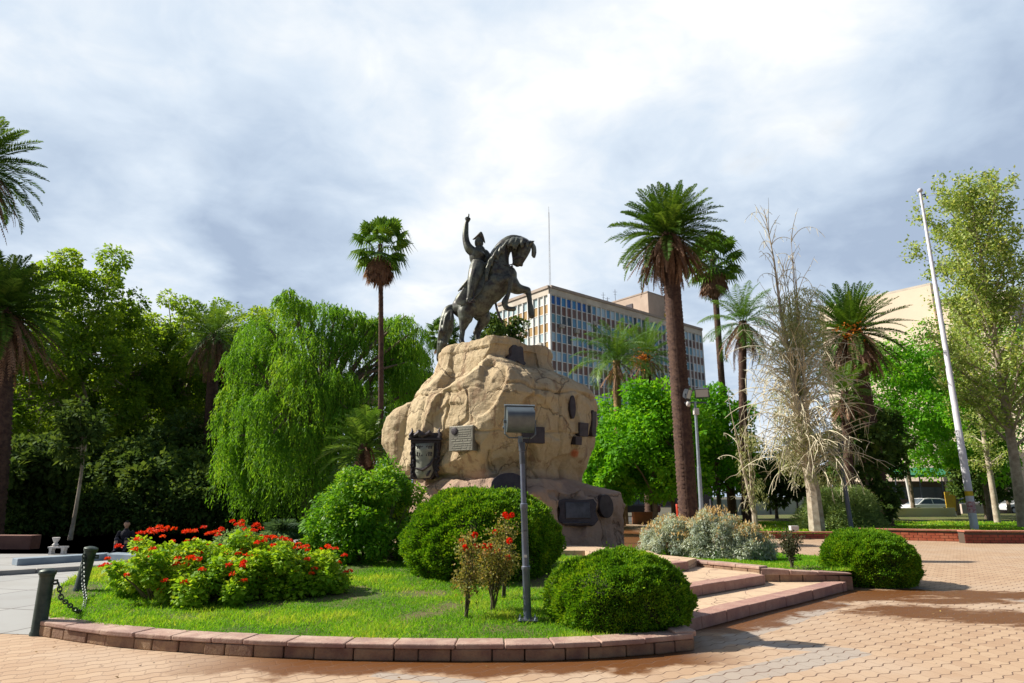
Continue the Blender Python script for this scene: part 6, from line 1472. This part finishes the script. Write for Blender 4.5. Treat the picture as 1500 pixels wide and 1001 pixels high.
for sx in (-3.2, -1, 1, 3.2): b = MB(); b.tube([(sx, -1.9, 0), (sx, -1.9, 3.35)], .06, 8); b.build('post', M_STEEL, r)
# ------------------------------------------------------------------ cars
def car(label, loc, rz, paint, group='cars parked along the street'):
    r = thing('parked_car', label, 'car', loc, rz, group); W_ = 1.72
    low = [(-2.05, .35), (-2.08, .62), (-1.95, .86), (-1.2, .93), (1.75, .93), (2.0, .86), (2.06, .55), (1.98, .32)]
    arches = lambda cx: [(cx+.36*math.cos(a), .32+.36*math.sin(a)) for a in [k*math.pi/8 for k in range(9)]]
    poly = low+[(x, z) for x, z in arches(1.28)]+[(x, z) for x, z in arches(-1.28)]
    Mx = Matrix(((1, 0, 0, 0), (0, 0, 1, 0), (0, 1, 0, 0), (0, 0, 0, 1)))
    b = MB(); b.prism(poly, -W_/2, W_/2, Mx); b.build('body', paint, r, bevel=.05)
    cab = [(-1.25, .92), (-.45, 1.42), (.0, 1.47), (1.1, 1.45), (1.55, 1.36), (1.9, .92)]
    b = MB(); V = [Vector((x, s_*(W_/2-.05-(z-.92)*.32), z)) for s_ in (-1, 1) for x, z in cab]; n = len(cab)
    b.add(V, [tuple(range(n)), tuple(range(2*n-1, n-1, -1))]+[(i, i+n, (i+1) % n+n, (i+1) % n) for i in range(n)]); b.build('cabin', paint, r, bevel=.04)
    for s_ in (-1, 1):
        for side in ([(-1.02, .97), (-.45, 1.34), (.22, 1.38), (.22, .97)], [(.30, .97), (.30, 1.38), (1.05, 1.36), (1.48, 1.2), (1.55, .97)]):
            b = MB(); V = [Vector((x, s_*(W_/2-.05-(z-.92)*.32+o_), z)) for o_ in (.006, -.02) for x, z in side]; n = len(side); b.add(V, [tuple(range(n)), tuple(range(2*n-1, n-1, -1))]+[(i, (i+1) % n, (i+1) % n+n, i+n) for i in range(n)]); b.build('side_window', GL[2], r)
    for nm, (x0, z0), (x1, z1) in (('windscreen', (-1.21, .96), (-.5, 1.39)), ('rear_window', (1.87, .97), (1.59, 1.31))):
        dx = -.012 if nm == 'windscreen' else .012; b = MB(); V = [(x0+dx, -.72, z0+.01), (x0+dx, .72, z0+.01), (x1+dx, .60, z1+.01), (x1+dx, -.60, z1+.01)]; b.add([Vector(v) for v in V]+[Vector(v)+Vector((-dx*2, 0, -.01)) for v in V], [(0, 1, 2, 3), (7, 6, 5, 4), (0, 4, 5, 1), (1, 5, 6, 2), (2, 6, 7, 3), (3, 7, 4, 0)]); b.build(nm, GL[2], r)
    for cx in (-1.28, 1.28):
        for s_ in (-1, 1):
            b = MB(); Mw = Matrix.Rotation(math.pi/2, 4, 'X'); b.lathe([(.2, -.10), (.31, -.10), (.325, -.05), (.325, .05), (.31, .10), (.2, .10)], seg=24, M=Mw); o = b.build('wheel', mat('tyre_rubber', (.02, .02, .02), .9), r, smooth=True); o.location = (cx, s_*(W_/2-.12), .325)
            b = MB(); b.lathe([(.01, -.105), (.19, -.105), (.2, -.08), (.2, .08), (.19, .105), (.01, .105)], seg=16, M=Mw); b.build('rim', mat('wheel_rim', (.4, .4, .42), .35, metal=.7), o, smooth=True)
    for s_ in (-.62, .62):
        b = MB(); b.box((-2.05, s_, .70), (.08, .34, .14)); b.build('headlight', M_LENS, r, bevel=.02); b = MB(); b.box((2.02, s_*1.08, .78), (.08, .18, .2)); b.build('tail_light', mat('tail_light_red', (.5, .02, .02), .3), r, bevel=.02)
    return r
PW = mat('white_car_paint', (.62, .63, .66), .3, spec=.6); PG = mat('silver_car_paint', (.38, .39, .41), .3, metal=.4); PD = mat('dark_car_paint', (.03, .03, .04), .3); PR = mat('red_car_paint', (.35, .02, .02), .3)
p = place(1352, 60); car('white hatchback parked behind the yellowish ramp wall', p, math.radians(8), PW)
p = place(1402, 68); car('silver car parked right of the yellow sign', p, math.radians(5), PG)
p = place(1444, 66); car('dark car parked beyond the flagpole base', p, math.radians(5), PD)
p = place(1490, 64); car('pale car at the far right edge behind the thin tree trunk', p, math.radians(5), PW)
p = place(928, 56); car('dark car in the shade just right of the boulder', p, math.radians(0), PD)
p = place(991, 52); r = thing('traffic_cone', 'orange-red cone left of the tallest palm trunk', 'cone', p); b = MB(); b.lathe([(.5, .05), (.12, 1.0), (.08, 1.02)], seg=18); b.build('cone_body', mat('orange_red_plastic', (.7, .06, .02), .6), r, smooth=True); b = MB(); b.box((0, 0, .03), (1.1, 1.1, .06)); b.build('base', MATS['orange_red_plastic'], r, bevel=.01)
p, q = place(926, 40), place(960, 40.5); wall_run('short orange-brown planter wall right of the boulder', 'planter_wall', (p.x, p.y), (q.x, q.y), .7, .3, mat('orange_brown_brick', (.40, .16, .07), .8, col2=(.3, .12, .06), nscale=3), cat='low wall')
# bollard light at the left
p = place(203, 29); r = thing('path_lamp', 'short pole with a pale lamp head in the shade at the left', 'lamp post', p); b = MB(); b.tube([(0, 0, 0), (0, 0, .95)], .035, 8); b.build('pole', mat('straw_painted_pole', (.30, .26, .16), .7), r, smooth=True); b = MB(); b.ell((0, 0, 1.03), (.10, .10, .13)); b.build('lamp_head', mat('pale_lamp_glass', (.6, .5, .5), .4), r, smooth=True)
# ------------------------------------------------------------------ a person sitting low in the shade
def seated(label, loc, rz, shirt, trousers, seed=0):
    r = thing('person', label, 'person', loc, rz); M_SK = mat('skin', (.45, .27, .19), .6)
    b = MB()
    def ch(pts):
        b.tube([p[:3] for p in pts], [p[3] for p in pts], 10); [b.ell(p[:3], (p[3],)*3, 10, 7) for p in pts]
    ch([(0, 0, .12, .13), (0, .0, .30, .12), (0, -.02, .48, .15), (0, -.02, .58, .09), (0, -.03, .66, .05)]); b.ell((0, -.05, .78), (.075, .09, .11)); b.ell((0, -.145, .77), (.014, .02, .02))
    for s_ in (-1, 1):
        b.ell((s_*.077, -.04, .78), (.012, .02, .03)); b.ell((s_*.03, -.132, .80), (.012, .008, .008))
        ch([(s_*.18, -.02, .54, .055), (s_*.24, -.08, .34, .045), (s_*.17, -.32, .30, .035), (s_*.14, -.37, .30, .032)])
        for f in range(4): ch([(s_*(.12+.014*f), -.39, .30, .010), (s_*(.12+.014*f), -.435+.006*abs(f-1), .285, .009), (s_*(.12+.014*f), -.45, .26, .008)])
        ch([(s_*.17, -.38, .31, .011), (s_*.105, -.40, .30, .010)][0:1]+[(s_*.10, -.41, .295, .009)])
        ch([(s_*.10, -.02, .12, .10), (s_*.13, -.42, .36, .065), (s_*.13, -.50, .10, .045), (s_*.13, -.52, .05, .04)]); ch([(s_*.13, -.52, .04, .038), (s_*.13, -.70, .035, .03)])
    o = b.build('tmp', M_SK); m_ = o.modifiers.new('r', 'REMESH'); m_.mode = 'VOXEL'; m_.voxel_size = .012; s = o.modifiers.new('s', 'SMOOTH'); s.iterations = 2
    dg = bpy.context.evaluated_depsgraph_get(); me = bpy.data.meshes.new_from_object(o.evaluated_get(dg)); bpy.data.objects.remove(o); me.name = 'body'
    me.materials.clear(); [me.materials.append(x) for x in (M_SK, mat('shirt_cloth', shirt, .9), mat('trouser_cloth', trousers, .9), mat('dark_hair', (.02, .015, .01), .8))]
    for p_ in me.polygons:
        c = p_.center; p_.use_smooth = True
        if c.z > .67: p_.material_index = 3 if (c.z > .83 or c.y > .0) else 0
        elif abs(c.x) < .28 and c.z > .2 and c.y > -.2 and not (c.y < -.12 and c.z < .33): p_.material_index = 1
        elif c.y < -.33 and c.z > .24 and .09 < abs(c.x) and c.z < .33: p_.material_index = 0
        elif c.z < .62: p_.material_index = 2
    o = bpy.data.objects.new('body', me); COL.objects.link(o); o.parent = r; return r
p = place(192, 20.5); seated('person in a dark top sitting low in the shade behind the flowers', (p.x, p.y, .0), .3, (.02, .02, .03), (.03, .03, .05))
